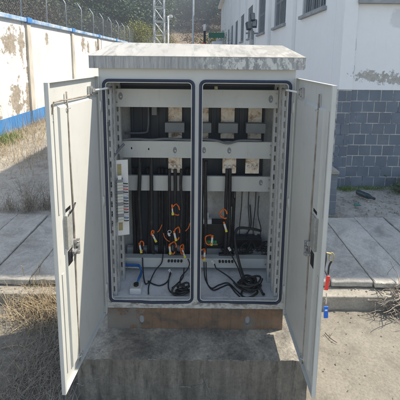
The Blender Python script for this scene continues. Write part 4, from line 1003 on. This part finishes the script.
# small twig and leaf bits on the right-hand dirt
for lb, pts in (('dark thin stick lying on the bare sunlit ground', [(325, 334), (331, 340), (337, 344)]),):
    P = [Vector(pz_(x, y, ZG)) + Vector((0, 0, .010)) for x, y in pts]; t = thing('twig', lb, 'twig', tuple(P[0]))
    MB().tube([p-P[0] for p in P], .0035, 6, taper=.002, smooth=4).build('stick', M['bark'], t, smooth=True); d_ = P[-1]-P[0]
    MB().tube([d_*.4, d_*.5+Vector((.02, .03, .01))], .002, 5, taper=.0012).build('side_shoot', M['bark'], t)

# ---- trees
def crown_pts(n, kind):
    """leaf quads through an uneven crown about 1 unit high, standing on z=0"""
    V = []; cl = []
    if kind == 'conifer':
        for k in range(34):
            t = rng.uniform(.12, 1); r = .26*(1-t)**.8 + .02; g = rng.uniform(0, 6.28); cl.append((r*math.cos(g), r*math.sin(g), t, .07*(1.2-t)))
    elif kind == 'bamboo':
        for k in range(30):
            g = rng.uniform(0, 6.28); r = abs(rng.normal(0, .16)); cl.append((r*math.cos(g)*1.5, r*math.sin(g), rng.uniform(.1, 1), .09))
    else:
        for k in range(30):
            d_ = rng.normal(0, 1, 3); d_ /= np.linalg.norm(d_); r = rng.uniform(.5, 1)
            cl.append((.30*d_[0]*r, .30*d_[1]*r, .62+.36*d_[2]*r, rng.uniform(.06, .12)))
    for i in range(n):
        cx, cy, cz, s_ = cl[rng.integers(len(cl))]; V.append((cx+rng.normal(0, s_), cy+rng.normal(0, s_), max(.05, cz+rng.normal(0, s_*.75))))
    return np.array(V), cl
def leaf_quads(c, size, up=.0):
    n = len(c); a = rng.normal(0, 1, (n, 3)); a /= np.linalg.norm(a, axis=1)[:, None]; b = np.cross(a, rng.normal(0, 1, (n, 3))); b /= np.linalg.norm(b, axis=1)[:, None]
    s = size*rng.uniform(.5, 1.3, (n, 1)); a = a*s; b = b*s*.55
    return np.stack([c-a, c-b, c+a, c+b], 1).reshape(-1, 3)
def quads_mesh(name, V, m):
    n = len(V)//4; me = bpy.data.meshes.new(name); me.vertices.add(len(V)); me.vertices.foreach_set('co', V.ravel()); me.loops.add(len(V)); me.loops.foreach_set('vertex_index', np.arange(len(V)))
    me.polygons.add(n); me.polygons.foreach_set('loop_start', np.arange(n)*4); me.polygons.foreach_set('loop_total', np.full(n, 4)); me.materials.append(m); me.update(); me.validate(); return me
def tree(x, y, z, h, kind, m, label, group=None, n=2600, cat='tree', leaf=.024):
    C, cl = crown_pts(n, kind)
    nm = {'conifer': 'conifer_tree', 'bamboo': 'bamboo_clump', 'round': 'leafy_tree'}[kind]
    t = thing(nm, label, cat, (x, y, z), group)
    obj('crown', quads_mesh('crown', leaf_quads(C, leaf)*h, M[m]), t)
    mb = MB(); top = .95 if kind == 'conifer' else .6
    mb.tube([(0, 0, -.03*h), (.01*h, 0, .25*h), (-.01*h, .01*h, top*h)], .022*h if kind != 'bamboo' else .008*h, 7, taper=.004*h)
    for k in rng.choice(len(cl), 12, replace=False):
        cx, cy, cz, s_ = cl[k]; zz = max(.1, cz-.18) if kind != 'bamboo' else .02
        mb.tube([(0, 0, zz*h), (cx*.6*h, cy*.6*h, (zz+cz)/2*h), (cx*h, cy*h, cz*h)], .007*h, 5, taper=.002*h)
    mb.build('trunk', M['bark'], t); return t
def gz(x, y):
    if x < -4.9 and y < 14: return ZG-.2+.18*min(30, max(0, -x-7))*min(1, max(0, (y+6)/12))
    return ZG-.08+hz(x, y)
LT = [(-8.5, 7.5, 5.2, 'round', 'leaf_mid', 'olive leafy tree close behind the whitewashed wall'), (-10.5, 11, 7.5, 'round', 'leaf_dark', 'broad dark tree over the mesh fence'),
      (-8.2, 14, 5.0, 'round', 'leaf_dry', 'brown half dead tree behind the mesh fence'), (-12, 17, 8.5, 'conifer', 'leaf_dark', 'dark conifer rising over the mesh fence'),
      (-9.5, 21, 7.0, 'round', 'leaf_mid', 'olive round tree further along the mesh fence'), (-7.0, 9.8, 3.6, 'bamboo', 'leaf_dry', 'dry reed clump poking over the wall coping'),
      (-13.5, 25, 9, 'conifer', 'leaf_mid', 'lighter green conifer at the hill foot'), (-8.0, 28, 7.5, 'conifer', 'leaf_dark', 'narrow dark conifer behind the lattice mast'),
      (-4.3, 22, 4.2, 'bamboo', 'leaf_pale', 'yellow green bamboo clump beside the lattice mast'), (-3.0, 24, 3.7, 'bamboo', 'leaf_pale', 'small yellow bush between mast and camera pole'),
      (1.0, 19, 3.3, 'bamboo', 'leaf_pale', 'yellowish bush behind the white tank'), (-11, 31, 10, 'round', 'leaf_dark', 'tall dark broadleaf at the hill foot'), (-15, 20, 9, 'round', 'leaf_mid', 'big olive tree up the bank beyond the fence'),
      (-13, 13.5, 8, 'conifer', 'leaf_dark', 'shaggy dark conifer on the bank beyond the wall')]
for x, y, h, k, m, lb in LT: tree(x, y, gz(x, y), h, k, m, lb, n=18000 if y < 16 else 11000, leaf=.0085 if y < 16 else .011)
# the wooded hillside: one mass
for m, nT, lb, lo in (('leaf_dark', 120, 'dark green wood covering the hillside', 0), ('leaf_mid', 34, 'lighter trees scattered through the hillside wood', 0), ('leaf_dark', 70, 'far dark trees along the upper hillside', 2), ('leaf_dry', 26, 'brown bare trees low on the hillside', 1)):
    A = []
    for i in range(nT):
        y = rng.uniform(*((29, 62), (32, 46), (60, 105))[lo]); x = rng.uniform(-.50*y-3, .16*y+3)
        h = rng.uniform(*((5, 9), (2, 3.6), (6, 10))[lo])
        if lo == 0 and y < 56 and x > -5.5: continue
        C, _ = crown_pts((4200, 1800, 1300)[lo], 'conifer' if rng.random() < .45 else 'round'); A.append(leaf_quads(C, (.016, .016, .03)[lo])*h*np.array([1.25, 1.25, 1]) + np.array([x, y, gz(x, y)-.6]))
    tag(obj('hillside_wood', quads_mesh('hillside_wood', np.concatenate(A), M[m])), lb, 'wood', kind='stuff')

# ================================================================== AIR

q = bpy.data.materials.new('haze'); q.use_nodes = True; t = q.node_tree; t.nodes.remove(t.nodes['Principled BSDF'])
pv = t.nodes.new('ShaderNodeVolumePrincipled'); pv.inputs['Color'].default_value = (.80, .88, 1, 1); pv.inputs['Density'].default_value = .0046; pv.inputs['Anisotropy'].default_value = .2
t.links.new(pv.outputs[0], t.nodes['Material Output'].inputs['Volume'])
hb = MB().box(-205, 205, -65, 265, -1.5, 40).build('haze', q); tag(hb, 'thin pale air haze over the yard and hillside', 'haze', kind='stuff')
